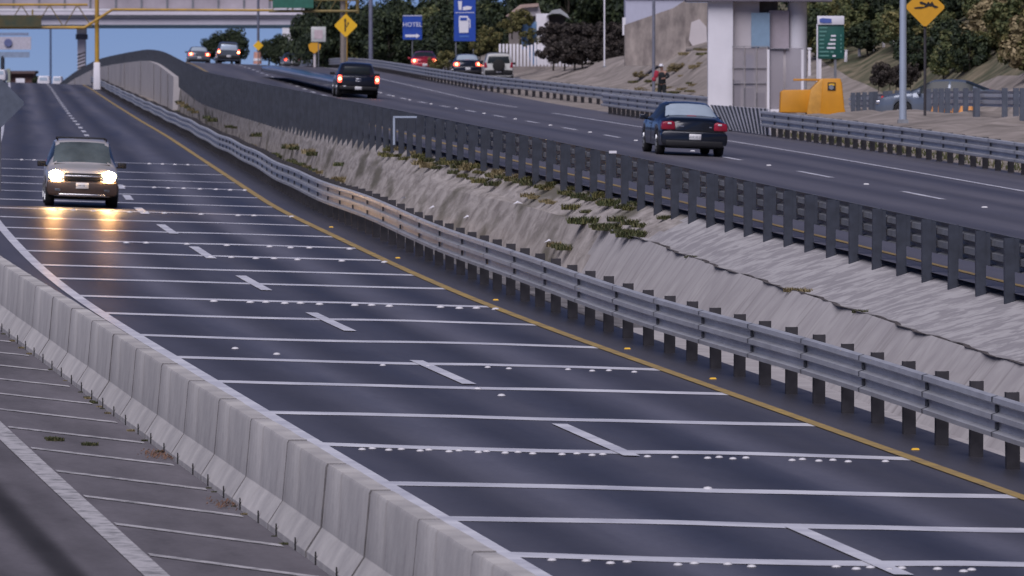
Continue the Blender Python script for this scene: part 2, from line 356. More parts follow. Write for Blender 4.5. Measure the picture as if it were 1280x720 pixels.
# median slope between the lower gutter and the upper rail: steep lower face, ledge with a broken lip, shallow top
def median_rows(Y):
    a = low(Y, float(np.interp(Y, [118, 150], [4.78, 5.5])), 0.012); b = up(Y, RUt(Y) + 0.12, 0.0); top = Vector((b.x, b.y, b.z))
    far = min(1, max(0, (Y - 300) / 110)); near = min(1, max(0, (185 - Y) / 25))
    def jz(s, amp): return amp * (math.sin(Y * 1.7 + s) * .5 + math.sin(Y * .61 + 2 * s) * .7 + math.sin(Y * 3.9 + s * 3) * .3)
    lip = float(np.interp(Y, [60, 100, 145], [.55, .60, .76])) + .012 * math.sin(Y * .23); ft = float(np.interp(Y, [60, 92, 145], [.02, .03, .50]))
    d = lip - ft
    ft = lip - .19; prof = [(0, -.01), (.02, -.42), (ft, -.46), (lip - .10, .06), (lip - .012, .53), (lip, .512), (lip + .04, .51), (lip + (1 - lip) * .4, .65), (lip + (1 - lip) * .8, .82), (1.0, .90)]
    profM = [(0, -.01), (.03, -.12), (.42, -.12), (.56, .16), (.68, .42), (.76, .58), (.83, .68), (.89, .76), (.95, .83), (1.0, .88)]
    rows = []
    for k, (p, q) in enumerate(zip(prof, profM)):
        t = p[0] * near + q[0] * (1 - near); z = p[1] * near + q[1] * (1 - near)
        if 1 < k < 9: z += jz(k * .37, 0.022 * (1 - near) * (1 - far))
        rows.append((Vector((a.x + (top.x - a.x) * t, a.y + (top.y - a.y) * t, a.z + (top.z - a.z) * z)), t))
    return rows
mb = MB(); uv = []; mi = []; ys = list(np.arange(-5, 200, 0.6)) + list(np.arange(200, 402, 1.5)); nr = 10
for Y in ys:
    for p, t in median_rows(Y): mb.v.append(tuple(p)); uv.append((t * 4.0, Y))
for i in range(len(ys) - 1):
    for j in range(nr - 1):
        k = i * nr + j; mb.f.append((k, k + 1, k + 1 + nr, k + nr)); mb.mi.append(2 if ys[i] + 1.2 * math.sin(j * 1.3) > 150 - 1.1 * j else (1 if j >= 5 else 0))
o = mb.build('median_slope', [M['slope'], M['slope_top'], M['earth']], uv=uv); o['kind'] = 'structure'
cb = MB(); cy = [y for y in ys if y < 149]
for i, Y in enumerate(cy):
    r_ = median_rows(Y); a = r_[4][0]; b = r_[5][0]; t = (b - a); w_ = .5 + .5 * abs(math.sin(Y * 2.3) * math.sin(Y * .77 + 1)); n_ = Vector((.026, 0, .006)) * w_
    j = .035 * math.sin(Y * 3.1) + .05 * math.sin(Y * .9 + 2); p = a + Vector((j, 0, .006)); cb.v += [tuple(p - n_), tuple(b + Vector((j, 0, .010)) + n_)]
for i in range(len(cy) - 1): cb.f.append((2 * i, 2 * i + 1, 2 * i + 3, 2 * i + 2)); cb.mi.append(0)
o = cb.build('slope_crack', mat('crack_dark', (.07, .06, .06), .95)); o['kind'] = 'structure'  # thin dark strip along the lip draws the crack line
# strip of ground under the upper rail posts, up to the asphalt
mb = MB(); uv = []
for Y in ys:
    a = median_rows(Y)[-1][0]; b = up(Y, RUt(Y) + .5, -.02)
    mb.v += [tuple(a), tuple(b)]; uv += [(4.0, Y), (4.6, Y)]
for i in range(len(ys) - 1): mb.f.append((2 * i, 2 * i + 1, 2 * i + 3, 2 * i + 2)); mb.mi.append(0)
o = mb.build('median_verge', M['slope_top'], uv=uv); o['kind'] = 'structure'

# retaining wall beyond the slope
mb = MB(); wy = list(np.arange(400, 1000, 5.0))
for Y in wy:
    b = up(Y, RUt(Y) - .1); a = low(Y, 5.0)
    bx = b.x + .0
    zt = b.z - 0.05
    mb.v += [(bx - .35, Y, a.z - 1.0), (bx - .25, Y, zt), (bx + .35, Y, zt), (bx + .4, Y, a.z - 1.0)]
for i in range(len(wy) - 1):
    k = 4 * i
    for j in range(3): mb.f.append((k + j, k + j + 1, k + j + 5, k + j + 4)); mb.mi.append(0)
mb.f += [(0, 3, 2, 1)]; mb.mi.append(0)
mb.v += [(x + random.uniform(0, 0), y, z) for x, y, z in []]
e = empty('retaining_wall', up(400, RUt(400), -2), 'smooth grey concrete retaining wall carrying the humped end of the upper carriageway', 'wall')
mb.build('wall_face', M['wallc'], e)
for Y in np.arange(424, 760, 47.0):
    b = up(Y, RUt(Y) - .1); a = low(Y, 5.0)
    j = MB(); j.box((b.x - .335, Y, (a.z + b.z) / 2 - .3), (.05, .12, b.z - a.z + .4)); j.build('wall_joint', M['gutter'], e)

# ground strip between rail and wall for the far part
def farstrip(Y, t, h):
    a = low(Y, 4.8, 0); b = up(Y, RUt(Y) - .1); return Vector((a.x + (b.x - a.x) * t, Y, a.z + .1 * t))
ribbon('median_ground', M['soil'], farstrip, stations(396, 1000), [0, .5, 1.0])

# bank to the far side of the upper road
def bank_h(Y, u):
    u0 = float(np.interp(Y, [225, 245, 265, 300], [15.0, 15.8, 17.0, 18.3])); p_ = float(np.interp(Y, [200, 225, 250, 270, 300], [.65, .65, .55, .22, -.1]))
    near = np.interp(u, [6.85, 8, 9.5, 12, u0, u0 + 1.2, u0 + 3, u0 + 6, u0 + 12, u0 + 40], [0, .12, p_ * .7, p_, p_, p_ + .9, p_ + 2.2, p_ + 4.2, p_ + 8, p_ + 18])
    mid = np.interp(u, [6.85, 9, 12, 13.5, 15, 16, 17, 20, 23, 26, 36, 60], [-.02, .0, -.05, -.05, .5, 1.2, 2.0, 2.6, 3.0, 4.5, 9, 14])
    farr = np.interp(u, [6.85, 12, 13.5, 16, 24, 40, 60], [-.02, -.05, .2, .8, 2.0, 5, 8])
    if Y < 336: k = np.interp(Y, [300, 336], [0, 1]); v = near * (1 - k) + mid * k
    else: k = np.interp(Y, [400, 460], [0, 1]); v = mid * (1 - k) + farr * k
    amp = min(1, max(0, (u - 7.5) / 3))
    return float(v) + amp * (.10 * math.sin(Y * .31 + u) + .08 * math.sin(Y * .83 - u * 1.7) + .05 * math.sin(Y * 1.9 + u * 2.2))
def bank(Y, u, h=0.0): p = up(Y, u); p.z += bank_h(Y, u) + h; return p
def bank_at(px, Y):
    X = (px - 640) * Y / F; lo_, hi_ = 6.0, 70.0
    for _ in range(30):
        m_ = (lo_ + hi_) / 2
        if bank(Y, m_).x < X: lo_ = m_
        else: hi_ = m_
    return bank(Y, lo_)
ribbon('soil_bank', M['soil'], bank, stations(-5, 1000), [6.85, 7.4, 8, 8.8, 9.6, 10.6, 12, 13, 14, 15, 16, 17, 18, 19])
ribbon('hillside', M['hill'], bank, stations(-5, 1000), [19, 20, 21, 22, 23.5, 25, 27, 30, 33, 36, 40, 45, 52, 60])
# exit lane beyond the far rail
ribbon('exit_road', M['asphalt_up'], bank, stations(395, 640), [7.6, 9, 10.5, 12.3], h=0.03)
def lverge(Y, u, h): p = low(Y, -16); p.x += (u + 16); p.z += h + (abs(u + 16) * .05); return p
ribbon('side_verge', M['soil'], lverge, stations(-5, 700), [-50, -30, -20, -16])

# ------------------------------------------------------------------ road markings
def strip(b, fn, y0, y1, ua, ub, h, step=1.5):
    n = max(1, int((y1 - y0) / step)); vs = []
    for i in range(n + 1):
        Y = y0 + (y1 - y0) * i / n; vs += [tuple(fn(Y, ua, h)), tuple(fn(Y, ub, h))]
    b.add(vs, [(2 * i, 2 * i + 1, 2 * i + 3, 2 * i + 2) for i in range(n)])
wb = MB()
dashY = [57.8, 72.6, 87.4, 101.6, 115.6, 129.3, 142.7, 155.6] + [155.6 + 13.7 * k for k in range(1, 40)]
dashY = [57.2, 72.7] + [Y * 1.0222 for Y in dashY[2:]]
for Y in dashY: strip(wb, low, Y - 2.95, Y + 2.95, -.10, .10, .014)
strip(wb, low, 30, 720, -3.72, -3.53, .010, 2)
for k in range(-3, 36):
    Y = 144.7 + 14.8 * k if k < 9 else 144.7 + 14.8 * 8 + 14.2 * (k - 8)
    strip(wb, up, Y - 2.5, Y + 2.5, -.08, .08, .010); strip(wb, up, Y - 2.5, Y + 2.5, -3.53, -3.37, .010)
strip(wb, up, 60, 282, 3.42, 3.57, .010, 2)
strip(wb, up, 300, 640, 3.44, 3.56, .010, 2)
ins = []
# rumble stripes: pixel row at the yellow line end -> Y of the stripe (spacing tightens towards the town)
def lowY_from(py):
    best = None
    for Y in np.arange(55, 420, .1):
        S = F / Y; yy = HY - (LZ(Y) - CAMZ - CL * 3.4) * S
        if yy < py: return Y
    return 400
rows = [720, 672, 627, 578, 536, 496, 465, 436.5, 408, 385.5, 363, 345.5, 327, 311.5, 297, 283, 271, 259.5, 248, 238, 229, 219, 207]
stripeY = [lowY_from(r) for r in rows]
stripeY = [stripeY[0] - 18, stripeY[0] - 12, stripeY[0] - 6] + stripeY
def transverse(b, Yc, ua, ub, hw, h):
    vs = []; n = 14; skew = 0.0
    wob = random.uniform(-.15, .15)
    for i in range(n + 1):
        u = ua + (ub - ua) * i / n; dy = wob * math.sin(u * 1.1) + (.22 if u > 0 else 0) * min(1, u)
        p1 = low(Yc, u, h); n_, t = frame(LX, Yc)
        for s in (-1, 1):
            a = s * hw + dy + random.uniform(-.02, .02)
            vs.append((p1.x + t[0] * a, p1.y + t[1] * a, LZ(Yc + a) - CL * u + h))
    b.add(vs, [(2 * i, 2 * i + 1, 2 * i + 3, 2 * i + 2) for i in range(n)])
for Y in stripeY: transverse(wb, Y, -3.7, 3.45, .31 if Y < 170 else .36, .006)
o = wb.build('white_road_markings', M['paint_white']); o['kind'] = 'structure'
yb = MB(); strip(yb, low, 20, 720, 3.44, 3.62, .012, 2); strip(yb, up, 50, 640, -7.0, -6.85, .010, 2)
o = yb.build('yellow_road_markings', M['paint_yellow']); o['kind'] = 'structure'
sb = MB(); strip(sb, low, 20, 200, -7.42, -7.18, .012, 1)
for k in range(36):                                         # skewed hatching of the side road's shoulder
    Y0 = 55 + 3.75 * k; vs = []
    for i in range(7):
        u = -7.15 + 1.42 * i / 6; p = low(Y0 - 1.62 * (u + 7.15), u, .008)
        q = low(Y0 - 1.62 * (u + 7.15) + .3, u, .008); vs += [tuple(p), tuple(q)]
    sb.add(vs, [(2 * i, 2 * i + 1, 2 * i + 3, 2 * i + 2) for i in range(6)])
o = sb.build('side_road_markings', M['paint_worn']); o['kind'] = 'structure'

# raised studs: individuals in broken double rows in front of every third stripe
sm = MB(); 
nn = 8
vs = [(.048 * math.cos(2 * PI * i / nn), .048 * math.sin(2 * PI * i / nn), 0) for i in range(nn)] + [(.034 * math.cos(2 * PI * i / nn), .034 * math.sin(2 * PI * i / nn), .018) for i in range(nn)] + [(0, 0, .024)]
sm.add(vs, [(i, (i + 1) % nn, nn + (i + 1) % nn, nn + i) for i in range(nn)] + [(nn + i, nn + (i + 1) % nn, 2 * nn) for i in range(nn)])
stud0 = sm.build('road_stud', mat('stud_ceramic', (0.70, 0.70, 0.74), 0.4, col2=(.35, .34, .36), scale=2), smooth=True)
tag(stud0, 'small white domed stud in a broken row beside a white stripe across the lower road', 'road stud', 'white studs along the transverse stripes')
first = True
studrows = {0: (0, 1), 3: (.03, 1), 6: (.4, 1), 9: (.3, 1), 12: (.5, 1), 13: (.3, 1), 16: (.2, 1), 19: (.2, 1), 22: (.1, 1)}
for r, (f0, f1) in studrows.items():
    Yc = lowY_from(rows[r]) - (.48 if r < 10 else .45); k = 0; u = -3.4 + 6.9 * f0
    step = .17 if r < 5 else (.3 if r < 12 else .42)
    while u < 3.5 * f1:
        if random.random() < (.62 if r < 12 else .75):
            for o in ((stud0,) if first else (stud0.copy(),)):
                if not first: C.objects.link(o)
                first = False
                o.location = low(Yc - (.0 if k % 2 else .22), u + random.uniform(-.03, .03), .002)
                if r >= 9: o.scale = (1.5, 1.5, 1.5)
        u += step; k += 1
for px, py in [(627, 495), (885, 612), (345, 448), (293, 442), (597, 487)]:
    S = .17 * (py + 55 + (-.0)); Y = F / S; u = ((px - 640) * Y / F - LX(Y))
    o = stud0.copy(); C.objects.link(o); o.location = low(Y, u, .002); o.scale = (1.2, 1.2, 1.2)
    tag(o, 'lone white domed stud on bare asphalt of the lower road between stripes', 'road stud', 'lone white studs on the lower road')
lane_stud = MB(); lane_stud.box((0, 0, .012), (.12, .10, .024), taper=.7)
ls0 = lane_stud.build('lane_stud', M['plate']); tag(ls0, 'flat white lane stud midway between two dashes of the upper road', 'road stud', 'lane studs between the dashes of the upper road')
for k in range(-2, 14):
    o = ls0 if k == -2 else ls0.copy()
    if k > -2: C.objects.link(o)
    o.location = up(144.7 + 14.8 * k + 7.4, 0, .004); o.rotation_euler.z = up_dir(140)
ys0 = MB(); ys0.box((0, 0, .01), (.10, .06, .022), taper=.7); ys0 = ys0.build('edge_reflector', M['yellow_sign'])
tag(ys0, 'small amber reflector on the dark shoulder just outside the yellow line', 'reflector', 'amber reflectors beside the yellow line')
for i, Y in enumerate([75, 89, 104, 112, 128, 146, 164]):
    o = ys0 if i == 0 else ys0.copy()
    if i: C.objects.link(o)
    o.location = low(Y, 3.9, .004); o.rotation_euler.z = low_dir(Y)

# ------------------------------------------------------------------ guard rails
THRIE = [(0, 0), (.02, .075), (.075, .082), (.105, .0), (.195, -.005), (.225, .078), (.285, .078), (.315, -.005), (.395, 0), (.43, .078), (.49, .075), (.506, .005)]
WBEAM = [(0, 0), (.02, .07), (.075, .08), (.11, .0), (.2, .0), (.235, .08), (.29, .07), (.31, 0)]
def rail(name, label, fn, u, side, y0, y1, ztop, prof, sp, postm, beamm, posth, pw, pd, below, maxparts=100, cat='guard rail', panel=2, wave=None, block=True, zrange=None, skip=None):
    """fn(Y,u,h) path; side=+1 if the beam faces smaller u (traffic at smaller u)."""
    uf = u if callable(u) else (lambda Y: u)
    e = empty(name, fn((y0 + y1) / 2 if y1 - y0 < 100 else 90, uf(90), 0), label, cat)
    ys = []; Y = y0
    while Y < y1: ys.append(Y); Y += .95 if Y < 130 else (1.9 if Y < 300 else 5.0)
    ys.append(y1)
    b = MB(); nP = len(prof); H = prof[-1][0]
    for Y in ys:
        dz = wave(Y) if wave else 0
        for z, l in prof: b.v.append(tuple(fn(Y, uf(Y) - side * (.17 + l), ztop - H + z + dz)))
    for i in range(len(ys) - 1):
        for j in range(nP - 1): k = i * nP + j; b.f.append((k, k + nP, k + nP + 1, k + 1)); b.mi.append(0)
    beam = b.build('beam', beamm, e); sol = beam.modifiers.new('thickness', 'SOLIDIFY'); sol.thickness = .006; sol.offset = 0
    Y = y0 + .4; k = 0; posts = []
    while Y < y1:
        posts.append(Y); Y += sp
    far = MB(); cnt = 0; vis = [q for q in posts if q > 80]
    keep = set(vis[:maxparts])
    for q in posts:
        dz = wave(q) if wave else 0
        rz = math.atan2(-(fn(q + 1, uf(q + 1), 0).x - fn(q - 1, uf(q - 1), 0).x), 2)
        pb = MB() if q in keep else far
        c = fn(q, uf(q), 0); tz = ztop + posth + dz + random.uniform(-.01, .012)
        lean = random.uniform(-.012, .012)
        # C section: web plus two flanges
        n_ = Vector((math.cos(rz), math.sin(rz), 0)); t_ = Vector((-math.sin(rz), math.cos(rz), 0))
        zc = (tz - below) / 2 ; hh = tz + below
        cc = c + Vector((0, 0, zc))
        pb.box(cc, (pw, .012, hh), rz, ry=lean)
        pb.box(cc - n_ * (pw / 2 - .006) + t_ * (pd / 2), (.012, pd, hh), rz, ry=lean)
        pb.box(cc + n_ * (pw / 2 - .006) + t_ * (pd / 2), (.012, pd, hh), rz, ry=lean)
        if block: 
            cb = c - n_ * side * (.09) + Vector((0, 0, ztop - H / 2 + dz)) + t_ * .05
            pb.box(cb, (.10, .10, H * .96), rz)
        if q in keep: pb.build('post', postm, e)
    if far.v:
        o = far.build('posts', postm, e); o['kind'] = 'stuff'
    # splices
    cnt = 0
    for q in posts[::panel]:
        if q < 80 or cnt > 42: continue
        cnt += 1; dz = wave(q) if wave else 0
        s = MB(); 
        for dy in (-.02, .02):
            for z, l in prof: s.v.append(tuple(fn(q + dy, uf(q) - side * (.17 + l + .012), ztop - H + z * 1.01 + dz)))
        for j in range(nP - 1): s.f.append((j, j + nP, j + nP + 1, j + 1)); s.mi.append(0)
        for zz in (H * .3, H * .71):
            p = fn(q, uf(q) - side * (.17 + .03), ztop - H + zz + dz); s.box(p, (.03, .07, .085), rz)
        sp_ = s.build('splice', M['joint'], e)
    return e

def wave_low(Y): return .02 * math.sin(Y * .21) + .015 * math.sin(Y * .083 + 1) - (.14 if 236 < Y < 246 else 0) * 0
rail('lower_guard_rail', 'long pale guard rail with dark posts along the yellow line of the lower road', low,
     RL, 1, 60, 760, .86, THRIE, 2.12, M['post_brown'], M['galv'], .042, .16, .09, .15, wave=wave_low)
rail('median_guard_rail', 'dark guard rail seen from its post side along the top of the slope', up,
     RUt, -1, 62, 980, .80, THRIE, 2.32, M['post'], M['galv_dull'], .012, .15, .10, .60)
rail('shoulder_guard_rail', 'guard rail on low posts in front of the bare soil and lamp post', up,
     6.6, 1, 110, 236, .80, THRIE, 1.905, M['post_brown'], M['galv'], .0, .15, .08, .3)
rail('overlapping_guard_rail', 'short guard rail overlapping another rail and ending at the striped panel', up,
     6.3, 1, 252, 290, .80, THRIE, 1.905, M['post_brown'], M['galv'], .0, .15, .08, .3)
RF = smooth_table([265, 281, 316, 352, 384, 440, 500, 640, 760], [9.7, 9.4, 8.7, 8.0, 6.7, 6.3, 6.3, 6.0, 6], sig=8)
rail('exit_guard_rail', 'long curving guard rail between the upper road and the exit lane cars', up,
     RF, 1, 279, 630, .80, THRIE, 3.81, M['post_brown'], M['galv'], .0, .15, .08, .3, panel=1)

# striped end panel
e = empty('striped_panel', up(244, 6.5), 'black and white diagonally striped hazard panel between two guard rails beside the white pillar', 'hazard panel')
a = P(888, 131, 250); b_ = P(960, 136, 236); c_ = P(962, 169, 236); d_ = P(903, 161, 247)
pan = MB(); th = Vector((.05, .01, 0))
pan.add([d_, c_, b_, a, d_ + th, c_ + th, b_ + th, a + th], [(0, 1, 2, 3), (7, 6, 5, 4), (0, 4, 5, 1), (1, 5, 6, 2), (2, 6, 7, 3), (3, 7, 4, 0)])
pan.build('board', M['white_sign'], e)
st = MB(); n = 15
for i in range(n):
    t0 = (i + .1) / n; t1 = (i + .62) / n
    q = []
    for t, lowr in ((t0, 1), (t1, 1), (t1, 0), (t0, 0)):
        p = (d_.lerp(c_, t) if lowr else a.lerp(b_, t)); q.append(p + Vector((-.02, -.012, 0)))
    st.add(q, [(0, 1, 2, 3)])
st.build('stripes', mat('panel_black', (0.05, 0.06, 0.075), .6), e)
for t in (.1, .9):
    p = d_.lerp(c_, t); q = MB(); q.box((p.x + .12, p.y + .05, p.z + .2), (.1, .1, 1.2)); q.build('post', M['post_brown'], e)

# ------------------------------------------------------------------ concrete barriers
def barrier_mesh(L, seed):
    rnd = random.Random(seed)
    prof = [(-.30, 0), (-.30, .075), (-.155, .30), (-.105, .87), (-.09, .90), (.09, .90), (.105, .87), (.155, .30), (.30, .075), (.30, 0)]
    b = MB(); n = 12; jt = [rnd.uniform(-.004, .004) for _ in range(40)]
    yr = [-L / 2, -L / 2 + .012] + [-L / 2 + L * (q + 1) / 7 for q in range(6)] + [L / 2 - .012, L / 2]; n = len(yr) - 1
    for i in range(n + 1):
        y = yr[i]
        ch = .02 if i in (0, n) else 0
        for k, (x, z) in enumerate(prof):
            b.v.append((x * (1 - ch * 2) , y, z + (jt[i] if z > .8 else 0) - (ch * .6 if z > .8 else 0)))
    m = len(prof)
    for i in range(n):
        for k in range(m - 1):
            q = i * m + k; b.f.append((q, q + m, q + m + 1, q + 1)); b.mi.append(1 if i in (0, n - 1) else 0)
    b.f.append(tuple(range(m))); b.f.append(tuple(range(n * m, n * m + m))[::-1]); b.mi += [1, 1]
    return b
bvars = []
Y = 39.5; k = 0
edge = ['with a rusty streak below its top', 'with fine vertical stains', 'with a chipped lower corner', 'with a smooth pale face', 'with a dark water stain', 'with small pits in its face', 'with a broad grey blotch']
while Y < 190:
    L = 3.42
    yc = Y + L / 2; p = low(yc, -5.35, -.005)
    e = empty('concrete_barrier', p, 'grey concrete barrier segment in the line between striped shoulder and lower road', 'barrier', 'concrete barrier segments between the roads', rz=low_dir(yc))
    e.rotation_euler = (math.atan2(low(yc + 1, -5.35).z - low(yc - 1, -5.35).z, 2), math.atan(.0), low_dir(yc) + random.uniform(-.003, .003))
    if k < 4:
        body = barrier_mesh(L - .018, k); ob = body.build('body', [M['conc'], M['grime']], e, local=True); ob.data.set_sharp_from_angle(angle=.4)
        bvars.append(ob.data)
    else:
        ob = bpy.data.objects.new('body', bvars[k % 4]); C.objects.link(ob); ob.parent = e
    for s in (-.27, .27):
        for sx in (-1, 1):
            if k < 1 or 'slotme' not in globals():
                sl_ = MB(); sl_.prism([(-.02, -.0), (.02, 0), (.02, .11), (.008, .14), (-.012, .13)], -.006, .006); slotme = sl_.build('lifting_slot', M['dark'], e, local=True); slotme_d = slotme.data; oo = slotme
            else:
                oo = bpy.data.objects.new('lifting_slot', slotme_d); C.objects.link(oo); oo.parent = e
            oo.rotation_euler = (0, 0, PI / 2); oo.location = (sx * .305, s * L * .95, 0.0); oo.scale = (1.3, 1, 1)
    Y += L; k += 1

exec_parts = True

# ------------------------------------------------------------------ vehicles
def interp_table(tab, y):
    ys = [r[0] for r in tab]; return [float(np.interp(y, ys, [r[i] for r in tab])) for i in range(1, 5)]
def car_parts(e, tab, zb0, arches, r_arch, paint, glassm, rear_win, front_win, side_win, pillars, rear_glass=None, low_dark=0.0):
    """tab rows: (y, half width, belt z, roof half width, top z), y from rear to front. Body panels and panes come off one lofted grid."""
    y0, y1 = tab[0][0], tab[-1][0]
    ys = sorted(set(list(np.linspace(y0, y1, 70)) + [r[0] for r in tab] + [q for a in arches for q in np.linspace(a - r_arch, a + r_arch, 13)] + list(rear_win) + list(front_win) + list(side_win) + list(pillars)))
    # smooth the table a little
    def row(y):
        acc = np.zeros(4); wsum = 0
        for d, wt in ((-.09, 1), (-.045, 2), (0, 3), (.045, 2), (.09, 1)):
            yy = min(max(y + d, y0), y1); acc += wt * np.array(interp_table(tab, yy)); wsum += wt
        return acc / wsum
    rings = []
    for y in ys:
        wd, zs, wr, zr = row(y); zb = zb0
        for a in arches:
            if abs(y - a) < r_arch: zb = max(zb, math.sqrt(r_arch ** 2 - (y - a) ** 2) + .31)
        zb = min(zb, zs - .12)
        m1 = zb + .35 * (zs - zb); m2 = zb + .75 * (zs - zb)
        half = [(0, zb), (wd - .14, zb), (wd - .025, zb + .02), (wd, m1), (wd - .005, m2), (wd - .035, zs),
                ((wd - .05) * .5 + wr * .5 + .015, zs + (zr - .05 - zs) * .5), (wr + .01, zr - .055), (wr - .09, zr - .008), (wr * .5, zr + .012), (0, zr + .02)]
        rings.append(half)
    n = len(rings[0]); full = 2 * n - 2
    def ringv(i):
        h = rings[i]; y = ys[i]
        return [(x, y, z) for x, z in h] + [(-x, y, z) for x, z in h[-2:0:-1]]
    parts = {}
    def put(key, quad):
        b = parts.setdefault(key, MB()); b.add(quad, [(0, 1, 2, 3)])
    R = [ringv(i) for i in range(len(ys))]
    for i in range(len(ys) - 1):
        ym = (ys[i] + ys[i + 1]) / 2; zr = rings[i][-1][1]; zs = rings[i][5][1]
        for j in range(full):
            k = (j + 1) % full
            seg = j if j < n - 1 else full - 1 - j          # 0..n-2 mirrored
            key = 'body'
            if seg in (5, 6) and side_win[0] < ym < side_win[1] and zr - zs > .2 and not any(pillars[q] < ym < pillars[q + 1] for q in range(0, len(pillars), 2)): key = ('side_window', j < n - 1, sum(ym > q for q in pillars))
            if seg in (8, 9) and rear_win[0] < ym < rear_win[1]: key = 'rear_window'
            if seg in (8, 9) and front_win[0] < ym < front_win[1]: key = 'windscreen'
            if seg == 7 and (rear_win[0] + .06 < ym < rear_win[1] - .06): key = 'rear_window'
            if seg == 7 and (front_win[0] + .06 < ym < front_win[1] - .06): key = 'windscreen'
            if key == 'body' and low_dark and seg <= 2: key = 'lower_trim'
            put(key, [R[i][j], R[i][k], R[i + 1][k], R[i + 1][j]])
    for i, rev in ((0, False), (len(ys) - 1, True)):
        f = R[i] if rev else R[i][::-1]
        parts['body'].add(f, [tuple(range(len(f)))])
    for key, b in parts.items():
        if isinstance(key, tuple): key = 'side_window'
        m = {'body': paint, 'side_window': glassm, 'windscreen': glassm, 'rear_window': rear_glass or glassm, 'lower_trim': M['plastic']}[key]
        o = b.build(key, m, e, local=True)
        bm = bmesh.new(); bm.from_mesh(o.data); bmesh.ops.remove_doubles(bm, verts=bm.verts, dist=1e-4); bmesh.ops.recalc_face_normals(bm, faces=bm.faces); bm.to_mesh(o.data); bm.free()
        o.data.polygons.foreach_set('use_smooth', [True] * len(o.data.polygons)); o.data.set_sharp_from_angle(angle=math.radians(48))

def rbox(e, name, c, d, m, bev=.02, seg=2, **k):
    b = MB(); b.box(c, d, **k); return b.build(name, m, e, local=True, bevel=bev, seg=seg)

def wheels(e, arches, hw, r=.33, wd=.21):
    for a in arches:
        for s in (-1, 1):
            b = MB(); x1 = s * (hw - .01); x0 = s * (hw - .01 - wd)
            prof = [(x0, r * .7), (x0, r * .95), (x0 + s * .03, r), (x1 - s * .03, r), (x1, r * .94), (x1, r * .66), (x1 - s * .02, r * .62)]
            nn = 24; vs = []
            for x, rr in prof:
                for i in range(nn): t = 2 * PI * i / nn; vs.append((x, a + rr * math.cos(t), r + rr * math.sin(t)))
            fs = [(p * nn + i, p * nn + (i + 1) % nn, (p + 1) * nn + (i + 1) % nn, (p + 1) * nn + i) for p in range(len(prof) - 1) for i in range(nn)]
            b.add(vs, fs); w_ = b.build('wheel', M['rubber'], e, local=True, smooth=True)
            rb = MB(); rb.tube((x1 - s * .05, a, r), (x1 - s * .015, a, r), r * .63, n=24)
            rm = rb.build('rim', M['plastic'], w_, local=True)
            rb = MB()
            for q in range(5):
                t = 2 * PI * q / 5; rb.tube((x1 - s * .008, a, r), (x1 - s * .01, a + r * .6 * math.cos(t), r + r * .6 * math.sin(t)), .04, .035, 6)
            rb.tube((x1 - s * .012, a, r), (x1 + s * .0, a, r), .07, n=12)
            rb.build('spokes', M['rim'], rm, local=True)
    rbox(e, 'underbody', (0, 0, .30), (hw * 1.5, (arches[1] - arches[0]) * 1.35, .22), M['dark'], .03)

def text_mesh(body, size, m, parent, loc, rot, name='lettering', ext=.004):
    cu_ = bpy.data.curves.new('t', 'FONT'); cu_.body = body; cu_.size = size; cu_.align_x = 'CENTER'; cu_.align_y = 'CENTER'; cu_.extrude = ext
    to = bpy.data.objects.new('t', cu_); C.objects.link(to); dg = bpy.context.evaluated_depsgraph_get()
    me = bpy.data.meshes.new_from_object(to.evaluated_get(dg)); bpy.data.objects.remove(to); bpy.data.curves.remove(cu_)
    me.materials.clear(); me.materials.append(m)
    o = bpy.data.objects.new(name, me); C.objects.link(o); o.parent = parent; o.location = loc; o.rotation_euler = rot; return o

def plate(e, c, rear=True, wd=.31):
    s = -1 if rear else 1
    p = rbox(e, 'number_plate', c, (wd, .012, .155), M['plate'], .004, 1)
    text_mesh('UHP 43 18', .075, M['plate_ink'], p, (c[0], c[1] + s * .009, c[2]), (PI / 2, 0, 0 if rear else PI), 'lettering', .001)

def mirrors(e, hw, y, z, m):
    for s in (-1, 1):
        b = MB(); b.box((s * (hw + .09), y, z), (.21, .12, .14)); b.box((s * (hw + .0), y, z - .05), (.12, .05, .04))
        b.build('mirror', m, e, local=True, bevel=.025)

def place(e, fn, Y, u, yaw, cslope, fx, back=False):
    p = fn(Y, u); e.location = p; f0 = fn(Y + 1, u); f1 = fn(Y - 1, u); pitch = math.atan2(f0.z - f1.z, 2)
    rz = low_dir(Y) if fn is low else up_dir(Y)
    R = Matrix.Rotation(rz, 4, 'Z') @ Matrix.Rotation(pitch, 4, 'X') @ Matrix.Rotation(math.atan(cslope), 4, 'Y') @ Matrix.Rotation(yaw + (PI if back else 0), 4, 'Z')
    e.rotation_euler = R.to_euler()

